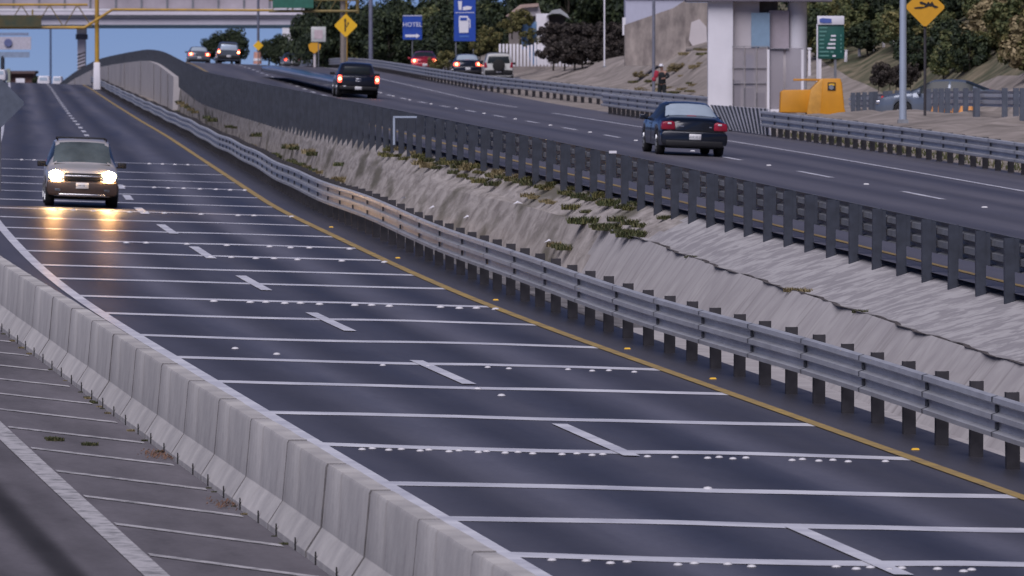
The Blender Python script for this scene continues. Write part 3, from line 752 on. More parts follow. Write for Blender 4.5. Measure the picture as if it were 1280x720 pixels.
def sedan(label, paint, lit=False, group=None, h=1.0, name='sedan', rear_glass=None, lens=None):
    e = empty(name, (0, 0, 0), label, 'car', group)
    tab = [(-2.36, .70, .80, .52, .90), (-2.33, .78, .84, .58, .955), (-2.2, .84, .90, .64, 1.0), (-1.95, .875, .93, .68, 1.03), (-1.62, .885, .94, .68, 1.06),
           (-.78, .89, .95, .575, 1.385), (-.2, .89, .95, .60, 1.42), (.35, .89, .94, .59, 1.40), (1.2, .885, .92, .68, .99), (1.5, .88, .88, .70, .95), (2.1, .85, .78, .64, .84), (2.33, .76, .66, .5, .70), (2.38, .7, .6, .4, .62)]
    tab = [(a, b, c, d, c + (z - c) * 1.0) for a, b, c, d, z in tab]
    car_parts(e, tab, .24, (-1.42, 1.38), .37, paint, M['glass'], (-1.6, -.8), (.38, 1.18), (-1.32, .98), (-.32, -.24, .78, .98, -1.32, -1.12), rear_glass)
    wheels(e, (-1.42, 1.38), .885)
    b = MB(); b.prism([(-.84, .30), (.84, .30), (.87, .40), (.87, .58), (.80, .66), (-.80, .66), (-.87, .58), (-.87, .40)], -2.43, -2.15)
    b.build('rear_bumper', paint, e, local=True, bevel=.03)
    rbox(e, 'bumper_strip', (0, -2.40, .335), (1.5, .1, .16), M['plastic'], .03)
    for s in (-1, 1):
        b = MB(); pts = [(.50, .70), (.86, .69), (.865, .80), (.83, .90), (.60, .925), (.52, .90)]
        pts = [(s * x, z) for x, z in pts]; pts = pts if s > 0 else pts[::-1]
        b.prism(pts, -2.40, -2.10); l = b.build('tail_lamp', lens or (M['red_lit'] if lit else M['red_lens']), e, local=True, bevel=.02)
        if lit: 
            q = MB(); q.tube((s * .68, -2.405, .80), (s * .68, -2.385, .80), .07, n=14); q.build('bulb', M['amber_lit'], l, local=True)
        else:
            q = MB(); q.box((s * .66, -2.405, .865), (.10, .02, .045)); q.build('reverse_lens', M['plate'], l, local=True, bevel=.008)
        rbox(e, 'door_seam', (s * .893, -.28, .62), (.006, .012, .62), M['dark'], 0)
        rbox(e, 'door_handle', (s * .90, -.05, .82), (.02, .16, .03), paint, .006)
        rbox(e, 'headlamp', (s * .62, 2.28, .62), (.36, .16, .14), M['chrome'], .03)
    rbox(e, 'boot_seam', (0, -2.372, .68), (1.0, .012, .012), M['dark'], 0)
    rbox(e, 'badge', (-.36, -2.375, .80), (.16, .012, .025), M['chrome'], 0)
    rbox(e, 'badge', (.42, -2.375, .79), (.07, .012, .03), M['chrome'], 0)
    rbox(e, 'high_brake_lamp', (0, -1.64, 1.075), (.24, .05, .03), M['red_lens'], .008)
    plate(e, (.02, -2.44, .52)); mirrors(e, .87, .78, .97, paint)
    return e

def suv(label, paint, lit_front=False, lit_rear=False, spare=False, group=None, name='sport_utility_vehicle', sky_rear=False, bottom_dark=True):
    e = empty(name, (0, 0, 0), label, 'car', group)
    tab = [(-2.25, .80, .96, .60, 1.50), (-2.2, .86, 1.0, .63, 1.58), (-2.0, .89, 1.02, .66, 1.64), (-1.0, .90, 1.02, .67, 1.69), (.1, .90, 1.01, .66, 1.69), (.42, .90, 1.0, .64, 1.65),
           (1.18, .90, .98, .72, 1.10), (1.35, .895, .96, .73, 1.06), (1.9, .88, .90, .70, .99), (2.16, .84, .82, .66, .92), (2.25, .78, .76, .60, .84), (2.28, .72, .70, .5, .76)]
    car_parts(e, tab, .28, (-1.33, 1.36), .39, paint, M['glass'], (-2.26, -2.24), (.44, 1.16), (-1.95, 1.0), (-.95, -.85, -.02, .06, .85, 1.0), low_dark=.3 if bottom_dark else 0)
    wheels(e, (-1.33, 1.36), .90, r=.35, wd=.23)
    # rear pane
    b = MB(); b.prism([(-.70, 1.06), (.70, 1.06), (.60, 1.50), (-.60, 1.50)], -2.265, -2.20); b.build('rear_window', M['glass_painted_sky'] if sky_rear else M['glass'], e, local=True, bevel=.02)
    for s in (-1, 1):
        b = MB(); pts = [(s * x, z) for x, z in ((.66, .80), (.86, .80), (.84, 1.12), (.74, 1.14))]; pts = pts if s > 0 else pts[::-1]
        b.prism(pts, -2.27, -2.05); l = b.build('tail_lamp', M['red_lit'] if lit_rear else M['red_lens'], e, local=True, bevel=.02)
        if lit_rear: q = MB(); q.tube((s * .76, -2.29, .92), (s * .76, -2.26, .92), .075, n=14); q.build('bulb', M['amber_lit'], l, local=True)
        b = MB(); pts = [(s * x, z) for x, z in ((.47, .70), (.84, .72), (.86, .86), (.80, .93), (.52, .86))]; pts = pts if s > 0 else pts[::-1]
        b.prism(pts, 2.10, 2.31); hl = b.build('headlamp', M['glass_painted_sky'], e, local=True, bevel=.02)
        if lit_front:
            q = MB(); q.tube((s * .66, 2.305, .80), (s * .66, 2.335, .80), .145, .13, n=24); q.build('bulb', M['head_lit'], hl, local=True)
        rb = MB(); rb.tube((s * .60, -1.7, 1.72), (s * .60, .2, 1.72), .016, n=8); rb.tube((s * .60, -1.7, 1.66), (s * .60, -1.7, 1.72), .016, n=8); rb.tube((s * .60, .2, 1.66), (s * .60, .2, 1.72), .016, n=8)
        rb.build('roof_rail', M['plastic'], e, local=True)
        rbox(e, 'fog_lamp', (s * .60, 2.33, .44), (.16, .04, .09), M['glass_painted_sky'], .015)
    for y in (-1.2, -.2):
        rb = MB(); rb.tube((-.60, y, 1.73), (.60, y, 1.73), .014, n=8); rb.build('roof_bar', M['plastic'], e, local=True)
    rbox(e, 'rear_bumper', (0, -2.27, .52), (1.66, .16, .30), M['plastic'], .05)
    b = MB(); b.prism([(-.82, .30), (.82, .30), (.88, .42), (.86, .66), (-.86, .66), (-.88, .42)], 2.16, 2.35); b.build('front_bumper', M['lamplit_brown_plastic'] if bottom_dark else paint, e, local=True, bevel=.04)
    rbox(e, 'grille', (0, 2.28, .775), (.90, .08, .20), M['plastic'], .02)
    rbox(e, 'grille_bar', (0, 2.33, .80), (.96, .03, .045), M['chrome'], .012)
    rbox(e, 'skid_strip', (0, 2.352, .325), (1.15, .05, .05), M['chrome'], .015)
    rbox(e, 'cowl', (0, 1.21, 1.075), (1.36, .10, .04), M['plastic'], .01)
    plate(e, (0, 2.37, .56), rear=False); plate(e, (0, -2.37, .60))
    mirrors(e, .90, .92, 1.07, M['plastic'])
    if spare:
        q = MB(); q.tube((0, -2.28, .95), (0, -2.50, .95), .37, .35, n=24); q.build('spare_wheel', M['rubber'], e, local=True, bevel=.04)
    return e

def pickup(label, paint):
    e = empty('pickup_truck', (0, 0, 0), label, 'car')
    tab = [(-.72, .86, 1.12, .66, 1.72), (-.6, .90, 1.14, .68, 1.78), (0, .93, 1.15, .69, 1.82), (.55, .93, 1.14, .67, 1.78), (1.25, .93, 1.12, .74, 1.22), (1.6, .93, 1.08, .76, 1.18), (2.4, .91, 1.02, .72, 1.10), (2.62, .84, .9, .64, .98), (2.68, .78, .8, .5, .86)]
    car_parts(e, tab, .42, (1.85, 99), .42, paint, M['glass'], (-.73, -.72), (.6, 1.22), (-.5, 1.05), (.02, .1, .85, 1.05))
    wheels(e, (-1.65, 1.85), .93, r=.39, wd=.26)
    for s in (-1, 1):                                        # bed sides with a wheel arch
        b = MB(); pts = [(-2.72, .58)]
        for i in range(9):
            t = PI - PI * i / 8; pts.append((-1.65 + .47 * math.cos(t), .45 + .42 * math.sin(t)))
        pts += [(-.74, .55), (-.74, 1.14), (-2.72, 1.14)]
        vs = [(s * .93, y, z) for y, z in pts] + [(s * .80, y, z) for y, z in pts]; n = len(pts)
        b.add(vs, [tuple(range(n)), tuple(range(2 * n - 1, n - 1, -1))] + [(i, i + n, (i + 1) % n + n, (i + 1) % n) for i in range(n)])
        b.build('bed_side', paint, e, local=True, bevel=.02)
        l = rbox(e, 'tail_lamp', (s * .84, -2.74, .98), (.17, .10, .38), M['red_lit'], .03)
        q = MB(); q.tube((s * .84, -2.80, .98), (s * .84, -2.77, .98), .065, n=14); q.build('bulb', M['amber_lit'], l, local=True)
    tg = rbox(e, 'tailgate', (0, -2.73, .88), (1.50, .07, .52), paint, .025)
    rbox(tg, 'gate_handle', (0, -2.775, .99), (.26, .02, .08), M['chrome'], .01); rbox(tg, 'badge', (0, -2.772, .88), (.22, .012, .05), M['chrome'], .005)
    rbox(e, 'bed_floor', (0, -1.72, .68), (1.62, 1.96, .05), M['plastic'], 0)
    rbox(e, 'bumper', (0, -2.80, .52), (1.72, .18, .20), M['plastic'], .04)
    plate(e, (0, -2.905, .52))
    b = MB(); b.prism([(-.62, 1.22), (.62, 1.22), (.56, 1.62), (-.56, 1.62)], -.745, -.70); b.build('rear_window', M['glass'], e, local=True, bevel=.015)
    rbox(e, 'corner_lamp', (-.62, -2.9, .60), (.12, .02, .06), M['plate'], .01)
    mirrors(e, .93, .85, 1.22, M['plastic'])
    return e

def paint(name, col, rough=.28, metal=.3):
    m = mat(name, col, rough, metal, var=.08, scale=2); nodes_ = m.node_tree.nodes['Principled BSDF']; nodes_.inputs['Coat Weight'].default_value = .6; nodes_.inputs['Coat Roughness'].default_value = .08; return m
PT = {'silver': paint('silver_beige_car_paint', (.44, .42, .43), .4, .1), 'navy': paint('dark_navy_car_paint', (.007, .010, .019)), 'black': paint('black_blue_car_paint', (.006, .008, .018)),
      'red': paint('red_car_paint', (.32, .015, .03)), 'white': paint('white_car_paint', (.55, .55, .53), .4, 0), 'roof': paint('dusty_blue_car_paint', (.14, .17, .22)), 'grey': paint('grey_car_paint', (.10, .11, .13))}

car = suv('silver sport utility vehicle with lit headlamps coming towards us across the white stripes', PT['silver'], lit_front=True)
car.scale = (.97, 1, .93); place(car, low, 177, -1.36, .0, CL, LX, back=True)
for ch in car.children:
    if ch.name.startswith('windscreen'): ch.data.materials[0] = mat('suv_windscreen', (.16, .20, .215), .15, .35, var=.5, scale=1.2, spec=1.0)  # teal sky reflection put into the windscreen's base colour
for s in (-1, 1):                                            # the beams of the two lit headlamps
    ld = bpy.data.lights.new('headlamp_beam', 'SPOT'); lo = bpy.data.objects.new('headlamp_beam', ld); C.objects.link(lo); lo.parent = car
    ld.energy = 200; ld.color = (1, .42, .12); ld.spot_size = math.radians(11); ld.spot_blend = .7; ld.shadow_soft_size = .1
    lo.location = (s * .66, 2.42, .80); lo.rotation_euler = (PI / 2 - math.radians(4.5), 0, 0); lo.rotation_euler = (math.radians(90 - .8), 0, 0)
car = sedan('dark navy saloon car with unlit red lamps driving off on the upper road', PT['navy'], rear_glass=M['glass_painted_sky'], name='saloon_car')
car.scale = (.99, 1, .955); place(car, up, 192, -.82, -.0, CU, UX)
car = pickup('black crew cab pickup truck with glowing tail lamps on the upper road', PT['black'])
car.scale = (.95, 1, .82); place(car, up, 317, -2.25, .0, CU, UX)
car = sedan('small pale car with lit tail lamps against the sky at the road hump', PT['grey'], lit=True, name='hatchback_car', rear_glass=M['glass_painted_sky'])
place(car, up, 600, -4.0, 0, CU, UX)
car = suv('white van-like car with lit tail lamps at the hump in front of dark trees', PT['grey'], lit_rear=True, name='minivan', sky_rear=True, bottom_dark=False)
place(car, up, 575, -2.6, 0, CU, UX)
car = sedan('red hatchback with glowing lamps behind the curving rail near the blue hotel sign', PT['red'], lit=True, name='hatchback_car')
car.location = P(530, 91, 490); car.rotation_euler = (0, 0, .03)
car = sedan('dark saloon car with pale rear window braking on the exit lane beside the white jeep', PT['black'], lit=True, name='saloon_car', rear_glass=M['glass_painted_sky'])
car.location = P(583, 96.5, 455); car.rotation_euler = (0, 0, .04)
car = suv('white jeep with dark spare wheel on its back behind the curving rail', PT['white'], spare=True, name='jeep', bottom_dark=False)
car.location = P(622, 101.5, 445); car.rotation_euler = (0, 0, .03)
car = sedan('distant grey car showing one red lamp in front of the white bridge wing wall', PT['grey'], name='hatchback_car', lens=M['red_lens'])
car.location = P(364, 85, 690); car.rotation_euler = (0, 0, .1)
q = MB(); q.tube((-.68, -2.42, .80), (-.68, -2.40, .80), .13, n=12); q.build('bulb', M['red_lit'], car, local=True)

# ------------------------------------------------------------------ overpass, gantries
Y0 = 800
e = empty('overpass', P(210, 34, Y0), 'long pale concrete road overpass crossing above both carriageways', 'bridge')
def PX(px, py, Y=Y0): return P(px, py, Y)
def slab(e, name, x0, x1, y0p, y1p, Y, depth, m, bev=0):
    a = P(x0, y1p, Y); b = P(x1, y0p, Y); q = MB(); q.box(((a.x + b.x) / 2, Y + depth / 2, (a.z + b.z) / 2), (b.x - a.x, depth, b.z - a.z)); return q.build(name, m, e, bevel=bev)
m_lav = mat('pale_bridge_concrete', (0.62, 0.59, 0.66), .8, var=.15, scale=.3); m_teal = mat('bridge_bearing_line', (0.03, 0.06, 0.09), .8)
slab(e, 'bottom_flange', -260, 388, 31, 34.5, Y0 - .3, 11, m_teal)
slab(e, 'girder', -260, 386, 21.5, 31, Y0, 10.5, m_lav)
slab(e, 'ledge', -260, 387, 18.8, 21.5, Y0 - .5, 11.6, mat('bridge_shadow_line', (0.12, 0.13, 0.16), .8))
slab(e, 'deck_edge', -260, 385, 13.5, 18.8, Y0 - .6, 12, m_lav)
slab(e, 'kerb_line', -260, 384, 11, 13.5, Y0 - .65, .5, M['white'])
slab(e, 'parapet', -260, 384, -6, 11, Y0, .3, mat('parapet_panel', (0.40, 0.36, 0.40), .8, var=.35, scale=.25))
for k in range(20):
    slab(e, 'parapet_post', -240 + k * 32, -237.6 + k * 32, -10, 11, Y0 - .1, .2, M['galv_dull'])
# abutment wing
q = MB(); a = P(354, 33, Y0 - 4); 
pts = [P(353, 84, Y0 - 3), P(382, 84, Y0 - 3), P(379, 66, Y0 - 3), P(362, 35, Y0 - 3), P(353, 35, Y0 - 3)]
n = len(pts); q.add([tuple(p) for p in pts] + [(p.x, p.y + 12, p.z) for p in pts], [tuple(range(n)), tuple(range(2 * n - 1, n - 1, -1))] + [(i, i + n, (i + 1) % n + n, (i + 1) % n) for i in range(n)])
q.build('abutment', M['white'], e)
# pier with striped foot
pz = P(102.5, 105, Y0 + 4); q = MB(); top = P(102.5, 49, Y0 + 4); q.box((pz.x, pz.y, (pz.z - 2 + top.z) / 2), (.85, 1.6, top.z - pz.z + 2)); pr = q.build('pier', m_lav, e)
q = MB(); t2 = P(102, 42, Y0 + 4); q.box((top.x, top.y, top.z + .25), (1.2, 2.2, .55)); q.build('pier_cap', mat('pier_cap_concrete', (.16, .17, .21), .8), e)
q = MB(); q.box((top.x, top.y, top.z + .85), (1.0, 2.0, .7)); q.build('pier_head', M['white'], e)
q = MB()
for k in range(7):
    z = P(0, 95 - k * 4.2, Y0 + 4).z; x = pz.x; w_ = .42; q.add([(x - w_, pz.y - .81, z), (x + w_, pz.y - .81, z + .3), (x + w_, pz.y - .81, z + .45), (x - w_, pz.y - .81, z + .15)], [(0, 1, 2, 3)])
q.build('stripes', M['black'], e)

YG = 620
gp = P(121.5, 100, YG)
e = empty('sign_gantry', (gp.x, gp.y, gp.z - 1), 'yellow steel sign gantry on a white footing reaching over the lower road', 'gantry')
q = MB(); b0 = P(121.5, 112, YG); b1 = P(121.5, 78, YG); q.box((b0.x, YG, (b0.z + b1.z) / 2), (.62, .8, b1.z - b0.z), taper=.85); q.build('footing', M['white'], e, bevel=.04)
q = MB(); q.tube(P(121.5, 78, YG), P(121.5, -40, YG), .19, .17, 16); q.build('pole', M['yellow_steel'], e, smooth=False)
def bar(e, name, x0, y0, x1, y1, Y, r, m, n=8, yo=0):
    q = MB(); q.tube(P(x0, y0, Y + yo), P(x1, y1, Y + yo), r, n=n); return q.build(name, m, e)
for yo in (-.6, .6):
    bar(e, 'chord', -220, 34.5, 106, 34.5, YG, .13, M['yellow_steel'], yo=yo)
    bar(e, 'chord', -220, 6, 110, 6, YG, .10, M['yellow_steel'], yo=yo)
    bar(e, 'chord', 106, 34.5, 141, 12, YG, .11, M['yellow_steel'], yo=yo)
    bar(e, 'chord', 141, 12, 340, 13, YG, .10, M['yellow_steel'], yo=yo)
for k in range(9):
    x = -200 + k * 35; bar(e, 'brace', x, 34, x + 17, 6, YG, .045, M['olive']); bar(e, 'brace', x + 17, 6, x + 35, 34, YG, .045, M['olive'])
sg = empty('overhead_sign', P(10, 26, YG - 1.5), 'dark brown olive overhead sign hanging under the yellow gantry', 'road sign')
slab(sg, 'panel', -70, 52, 19, 34, YG - 1.1, .12, mat('dark_sign_face', (0.09, 0.065, 0.02), .6, col2=(.03, .05, .03), scale=1.2))
for k in range(3): slab(sg, 'bracket', -60 + 50 * k, -58 + 50 * k, 12, 34, YG - .98, .2, M['olive'])

YG2 = 548
e = empty('sign_gantry', P(430, 75, YG2), 'olive brown sign gantry beside dark trees with its beam over the upper road', 'gantry')
bar(e, 'pole', 429, 82, 429, -40, YG2, .21, mat('grey_brown_pole', (.22, .19, .17), .6), 16)
bar(e, 'pole_sleeve', 433, 76, 433, -40, YG2, .10, M['yellow_steel'], 12)
for yo in (-.4, .4):
    bar(e, 'beam', 336, 14, 447, 14, YG2, .10, M['olive'], yo=yo)
    bar(e, 'beam', 336, 0, 447, 0, YG2, .08, M['olive'], yo=yo)
bar(e, 'beam_end', 447, 17, 447, -2, YG2, .13, M['olive'])
for k in range(6): bar(e, 'brace', 340 + 18 * k, 14, 349 + 18 * k, 0, YG2, .04, M['olive'])
sg = empty('overhead_sign', P(362, 5, YG2 - 1), 'green overhead road sign hanging on the olive gantry', 'road sign')
slab(sg, 'panel', 341, 392, -25, 10, YG2 - .9, .1, mat('dull_green_face', (0.02, 0.13, 0.09), .6))
slab(sg, 'bracket', 365, 367, -20, 14, YG2 - .78, .2, M['olive'])

# ------------------------------------------------------------------ signs
def sign_post(e, px, y0, y1, Y, r, m): return bar(e, 'post', px, y0, px, y1, Y, r, m, 10)
def diamond(name, label, px, py, half, Y, m, foot, symbol=None, group=None, postm=None, pr=.035):
    c = P(px, py, Y); s = F / Y; h = half / s
    e = empty(name, P(px, foot, Y), label, 'road sign', group)
    pts = []
    for k in range(4):
        t = PI / 2 * k; pts += [(c.x + h * math.cos(t - .07), c.z + h * math.sin(t - .07)), (c.x + h * math.cos(t + .07), c.z + h * math.sin(t + .07))]
    b = MB(); b.prism(pts, Y - .03, Y, 0); b.build('panel', m, e)
    sign_post(e, px, foot, py - half * .3, Y + .08, pr, postm or M['galv_dull'])
    if symbol: symbol(e, c, h, Y - .036)
    return e
def sym_merge(e, c, h, y):
    b = MB(); b.box((c.x - .06 * h, y, c.z - .02), (.13 * h, .01, 1.05 * h)); b.add([(c.x - .2 * h, y, c.z + .42 * h), (c.x + .08 * h, y, c.z + .42 * h), (c.x - .06 * h, y, c.z + .68 * h)], [(0, 1, 2)])
    b.box((c.x + .2 * h, y, c.z + .22 * h), (.16 * h, .01, .14 * h)); b.box((c.x + .12 * h, y, c.z - .0 * h), (.08 * h, .01, .35 * h), ry=.6); b.build('arrow_symbol', M['black'], e)
def sym_bumps(e, c, h, y):
    b = MB(); pts = [(-.58, -.02), (-.30, .02), (-.05, .02), (.02, .10), (-.25, .16), (-.30, .27), (-.18, .30), (0, .22), (.08, .17), (.16, .30), (.26, .18), (.36, .30), (.48, .10), (.66, .04), (.68, -.02), (.50, -.06), (.38, .03), (.20, .05), (.02, -.02), (-.2, -.08), (-.56, -.08)]
    b.prism([(c.x + a * h, c.z + z * h) for a, z in pts], y - .008, y); b.build('bump_symbol', M['black'], e)
diamond('warning_sign', 'amber diamond warning sign with black jagged figure in front of the green bushes', 1156, 9, 24, 240, M['amber_sign'], 145, sym_bumps, pr=.045, postm=M['post_brown'])
diamond('warning_sign', 'bright yellow diamond sign with black arrow before the gantry pole', 432.5, 32, 14, 542, M['yellow_sign'], 82, sym_merge)
e_s = diamond('warning_sign', 'small distant yellow diamond sign under the overpass', 323, 57, 6, 640, M['yellow_sign'], 80)
# sign seen from its back, cut by the frame
diamond('warning_sign', 'grey back of a diamond sign beside the lower road cut by the frame edge', 0, 129, 30, 190, mat('sign_back', (.12, .14, .18), .5, .4), 262, pr=.03, postm=M['galv_dull'])

def board(name, label, x0, y0, x1, y1, Y, m, foot, posts=1, postm=None, rad=.0, pr=.04, group=None):
    e = empty(name, P((x0 + x1) / 2, foot, Y), label, 'road sign', group)
    slab(e, 'panel', x0, x1, y0, y1, Y, .05, m, bev=rad)
    xs = [(x0 + x1) / 2] if posts == 1 else [x0 + 2.5, x1 - 2.5]
    for x in xs: sign_post(e, x, foot, y0 + 3, Y + .12, pr, postm or M['galv_dull'])
    return e
def front(e, x0, y0, x1, y1, Y, m, name): return slab(e, name, x0, x1, y0, y1, Y - .02, .018, m)
e = board('hotel_sign', 'small blue sign reading HOTEL with a white arrow below', 503.5, 19, 527.5, 49.5, 500, M['blue_sign'], 92)
front(e, 503.8, 19.3, 527.2, 20.1, 500, M['white_sign'], 'border'); 
c = P(515.5, 31, 499.9); t_ = text_mesh('HOTEL', .42, M['white_sign'], e, c - e.location - Vector((0, .06, 0)), (PI / 2, 0, 0))
front(e, 506.5, 43.3, 520.5, 46.3, 500, M['white_sign'], 'arrow_shaft')
a = P(520.3, 41.7, 499.97); b_ = P(520.3, 48, 499.97); c = P(525, 44.8, 499.97); q = MB(); q.add([a, b_, c], [(0, 1, 2)]); q.build('arrow_head', M['white_sign'], e)
Ys = 480
e = board('services_sign', 'tall blue services sign with white drink and fuel pump pictograms', 567.5, -8, 594.5, 51.5, Ys, M['blue_sign'], 97, posts=2, pr=.05)
W = M['white_sign']; B_ = M['blue_sign']
def poly(e, pts, Y, m, name):
    q = MB(); q.prism([(P(x, y, Y).x, P(x, y, Y).z) for x, y in pts][::-1], Y - .02, Y); return q.build(name, m, e)
poly(e, [(572.5, 1.5), (577.5, 1.5), (577, 12.5), (573.5, 12.5)], Ys - .01, W, 'cup_symbol')
poly(e, [(578.5, 9), (584, 7.5), (590, 8.5), (588.5, 12), (579, 13)], Ys - .01, W, 'dish_symbol')
front(e, 569, 15.5, 593, 16.2, Ys, W, 'divider')
poly(e, [(574, 20), (585, 20), (586, 29), (585.5, 41), (574, 41), (573.5, 28)], Ys - .01, W, 'pump_symbol')
front(e, 575.3, 22, 583.7, 25.6, Ys - .03, B_, 'pump_window'); poly(e, [(585.5, 22), (588, 25), (588, 35), (586.8, 35), (586.8, 26), (585.3, 24)], Ys - .01, W, 'hose_symbol')
front(e, 574, 44.5, 586, 46.5, Ys, mat('faded_blue_lettering', (.06, .16, .5), .5), 'caption')
e = board('route_sign', 'square white sign with rounded corners above an amber plate before dark trees', 389, 33.5, 407.5, 52.5, 540, mat('dull_white_sign', (.52, .53, .52), .5), 84, rad=.1)
front(e, 393, 37.5, 403.5, 48.5, 540, mat('faint_pink', (.52, .42, .45), .5), 'inset')
e = empty('curve_sign', P(393, 84, 545), 'amber sign tapering downward on a pale post below the square white sign', 'road sign')
poly(e, [(385.5, 56), (389, 53.5), (398, 53.5), (401.5, 56), (400, 62), (393, 67), (387, 63)], 545, M['amber_sign'], 'panel'); sign_post(e, 393.5, 84, 60, 545.2, .1, M['white_warm'])
e = empty('price_sign', P(1038, 110, 290), 'dark green price board with white header and rows of pale figures', 'price sign')
slab(e, 'panel', 1022, 1055, 20.5, 73.5, 290, .16, M['green_sign'], bev=.01)
slab(e, 'header', 1021.5, 1055, 20, 31, 289.94, .24, M['white_sign'], bev=.01)
slab(e, 'edge_strip', 1020.6, 1022.2, 30, 110, 289.98, .2, M['white_sign'])
q = MB(); pa = P(1024, 72, 290); pb = P(1024, 112, 290); q.box((pa.x, 290.1, (pa.z + pb.z) / 2), (.16, .16, pa.z - pb.z)); q.build('post', M['white'], e)
q = MB(); pa = P(1044, 72, 290); pb = P(1044, 112, 290); q.box((pa.x, 290.1, (pa.z + pb.z) / 2), (.10, .1, pa.z - pb.z)); q.build('post', M['galv_dull'], e)
for k, (x0, x1, t) in enumerate([(1023.5, 1031.5, 'CONV.'), (0, 0, '')][:1]):
    pass
m_hdr = mat('header_blue', (.08, .13, .42), .5)
poly(e, [(1024, 24), (1028, 22.6), (1039, 23.5), (1039.3, 28.6), (1030, 29), (1024.5, 28)], 289.93, m_hdr, 'header_emblem')
for k in range(8):
    y = 33.8 + 5.0 * k
    front(e, 1024, y, 1024 + [10, 9, 7, 6, 6, 6, 12, 12][k], y + 1.8, 290, M['green_text'], 'name_row')
    if k > 1: front(e, [0, 0, 1038.5, 1037.5, 1035, 1033.5, 1038, 1040.5][k], y, [0, 0, 1044.5, 1044.5, 1044, 1044, 1042, 1044.5][k], y + 2.2, 290, W if 2 <= k < 6 or k == 7 else M['green_text'], 'figure_row')
    if 1 < k < 7: front(e, 1050.3, y - .6, 1051.8, y + 2, 290, M['green_text'], 'side_mark')

# billboard at the far end
e = empty('billboard', P(15, 100, 900), 'pale billboard with a round blue emblem on a dark post past the crest', 'billboard')
slab(e, 'panel', -20, 39, 46, 62, 900, .3, mat('billboard_face', (.50, .48, .56), .6)); slab(e, 'lower_panel', -20, 37, 65, 72, 900.1, .3, mat('billboard_lower', (.25, .32, .45), .6))
slab(e, 'top_strip', -20, 36, 41, 44.5, 900.1, .3, mat('billboard_top', (.22, .27, .4), .6))
q = MB(); c = P(10.5, 53.5, 899.8); q.tube(c, c + Vector((0, .15, 0)), .5, n=20); q.build('emblem', mat('emblem_blue', (.12, .14, .3), .6), e)
bar(e, 'post', 3.5, 118, 3.5, 70, 900.3, .25, M['post'])

# ------------------------------------------------------------------ lamp posts
def lamp_post(label, px, foot, Y, r0, r1, top, m, arm=0, bs=1):
    e = empty('lamp_post', P(px, foot, Y), label, 'lamp post')
    a = P(px, foot, Y); t = P(px, top, Y)
    q = MB(); q.tube(a, t, r0, r1, 16); q.build('pole', m, e)
    q = MB(); q.box((a.x, a.y, a.z + .06 * bs), (.34 * bs, .34 * bs, .12 * bs), taper=.9); q.build('base_plate', M['galv_dull'], e)
    if arm:
        q = MB(); q.tube(t, t + Vector((arm, 0, .5)), r1, r1 * .7, 10); q.build('arm', m, e); q = MB(); q.box(t + Vector((arm * 1.1, 0, .5)), (.8, .35, .18)); q.build('lamp_head', M['galv_dull'], e, bevel=.04)
    return e
lamp_post('tall pale steel lamp post standing on bare soil beside the amber diamond sign', 1128.5, 154, 228, .115, .09, -220, M['lamp_steel'], arm=-2.5)
lamp_post('slender grey lamp post next to the standing person', 817, 122, 345, .075, .065, -200, mat('grey_lamp_steel', (.17, .18, .23), .5), arm=-2.5)
lamp_post('grey pole in front of dark trees between diamond sign and hotel sign', 463.5, 80, 545, .16, .13, -120, mat('blue_grey_pole', (.16, .17, .24), .5), arm=-3)
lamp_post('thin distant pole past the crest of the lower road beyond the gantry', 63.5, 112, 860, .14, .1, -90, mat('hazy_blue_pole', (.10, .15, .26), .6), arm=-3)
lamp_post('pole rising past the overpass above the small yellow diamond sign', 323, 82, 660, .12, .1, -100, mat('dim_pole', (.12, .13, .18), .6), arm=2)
lamp_post('thin white topped pole beside brown brush on the slope', 755.5, 84, 350, .04, .04, -60, M['white'], bs=.5)

# marker posts in the median
e = empty('marker_post', P(492.5, 182, 182), 'pale angled marker post with a short arm standing on the slope before the dark rail', 'marker post')
q = MB(); q.box((P(492.5, 165, 182).x, 182, (P(0, 181, 182).z + P(0, 147, 182).z) / 2), (.05, .05, P(0, 147, 182).z - P(0, 181, 182).z)); q.build('upright', M['lamp_steel'], e)
q = MB(); a = P(491.5, 146.2, 182); b_ = P(521, 145.5, 182); q.box(((a.x + b_.x) / 2, 182, a.z), (b_.x - a.x, .05, .045)); q.build('arm', M['lamp_steel'], e)
e = empty('marker_post', P(763, 205, 146), 'short white marker post with a small cap among the dark rail posts', 'marker post')
q = MB(); a = P(762, 190, 146); z0 = P(0, 244, 146).z; q.box((a.x, 146, (a.z + z0) / 2), (.022, .03, a.z - z0)); q.build('upright', M['post'], e)
q = MB(); q.box((P(766, 190, 146).x, 146, a.z), (.15, .1, .05)); q.build('cap', M['white'], e)

# ------------------------------------------------------------------ white tower, enclosure, orange cabinet
YT = 275
e = empty('white_tower', P(930, 130, YT), 'white tower block with a pale blue panel beside the striped board', 'building')
slab(e, 'pillar', 885, 916, 0.5, 146, YT, .9, M['white'])
slab(e, 'upper_wall', 911, 949, 1, 60, YT + .35, 1.2, M['white_warm']); slab(e, 'blue_panel', 939, 962, 16, 59, YT + .2, .3, M['pale_blue'])
slab(e, 'side_wall', 961, 986, 13, 62, YT + .5, 1.4, mat('pinkish_white', (.42, .37, .41), .6, var=.1)); slab(e, 'rear_wall', 948, 972, -30, 16, YT + 1.2, 1.0, M['stone'])
slab(e, 'lower_panel', 963, 992, 62, 140, YT + .7, 1.0, M['white_warm'])
slab(e, 'roof_slab', 858, 1040, -40, 1.6, YT - .4, 3.2, mat('dim_slab', (.14, .13, .17), .8))
e = empty('round_column', P(996.5, 145, YT), 'white round column standing behind the glazed enclosure', 'column')
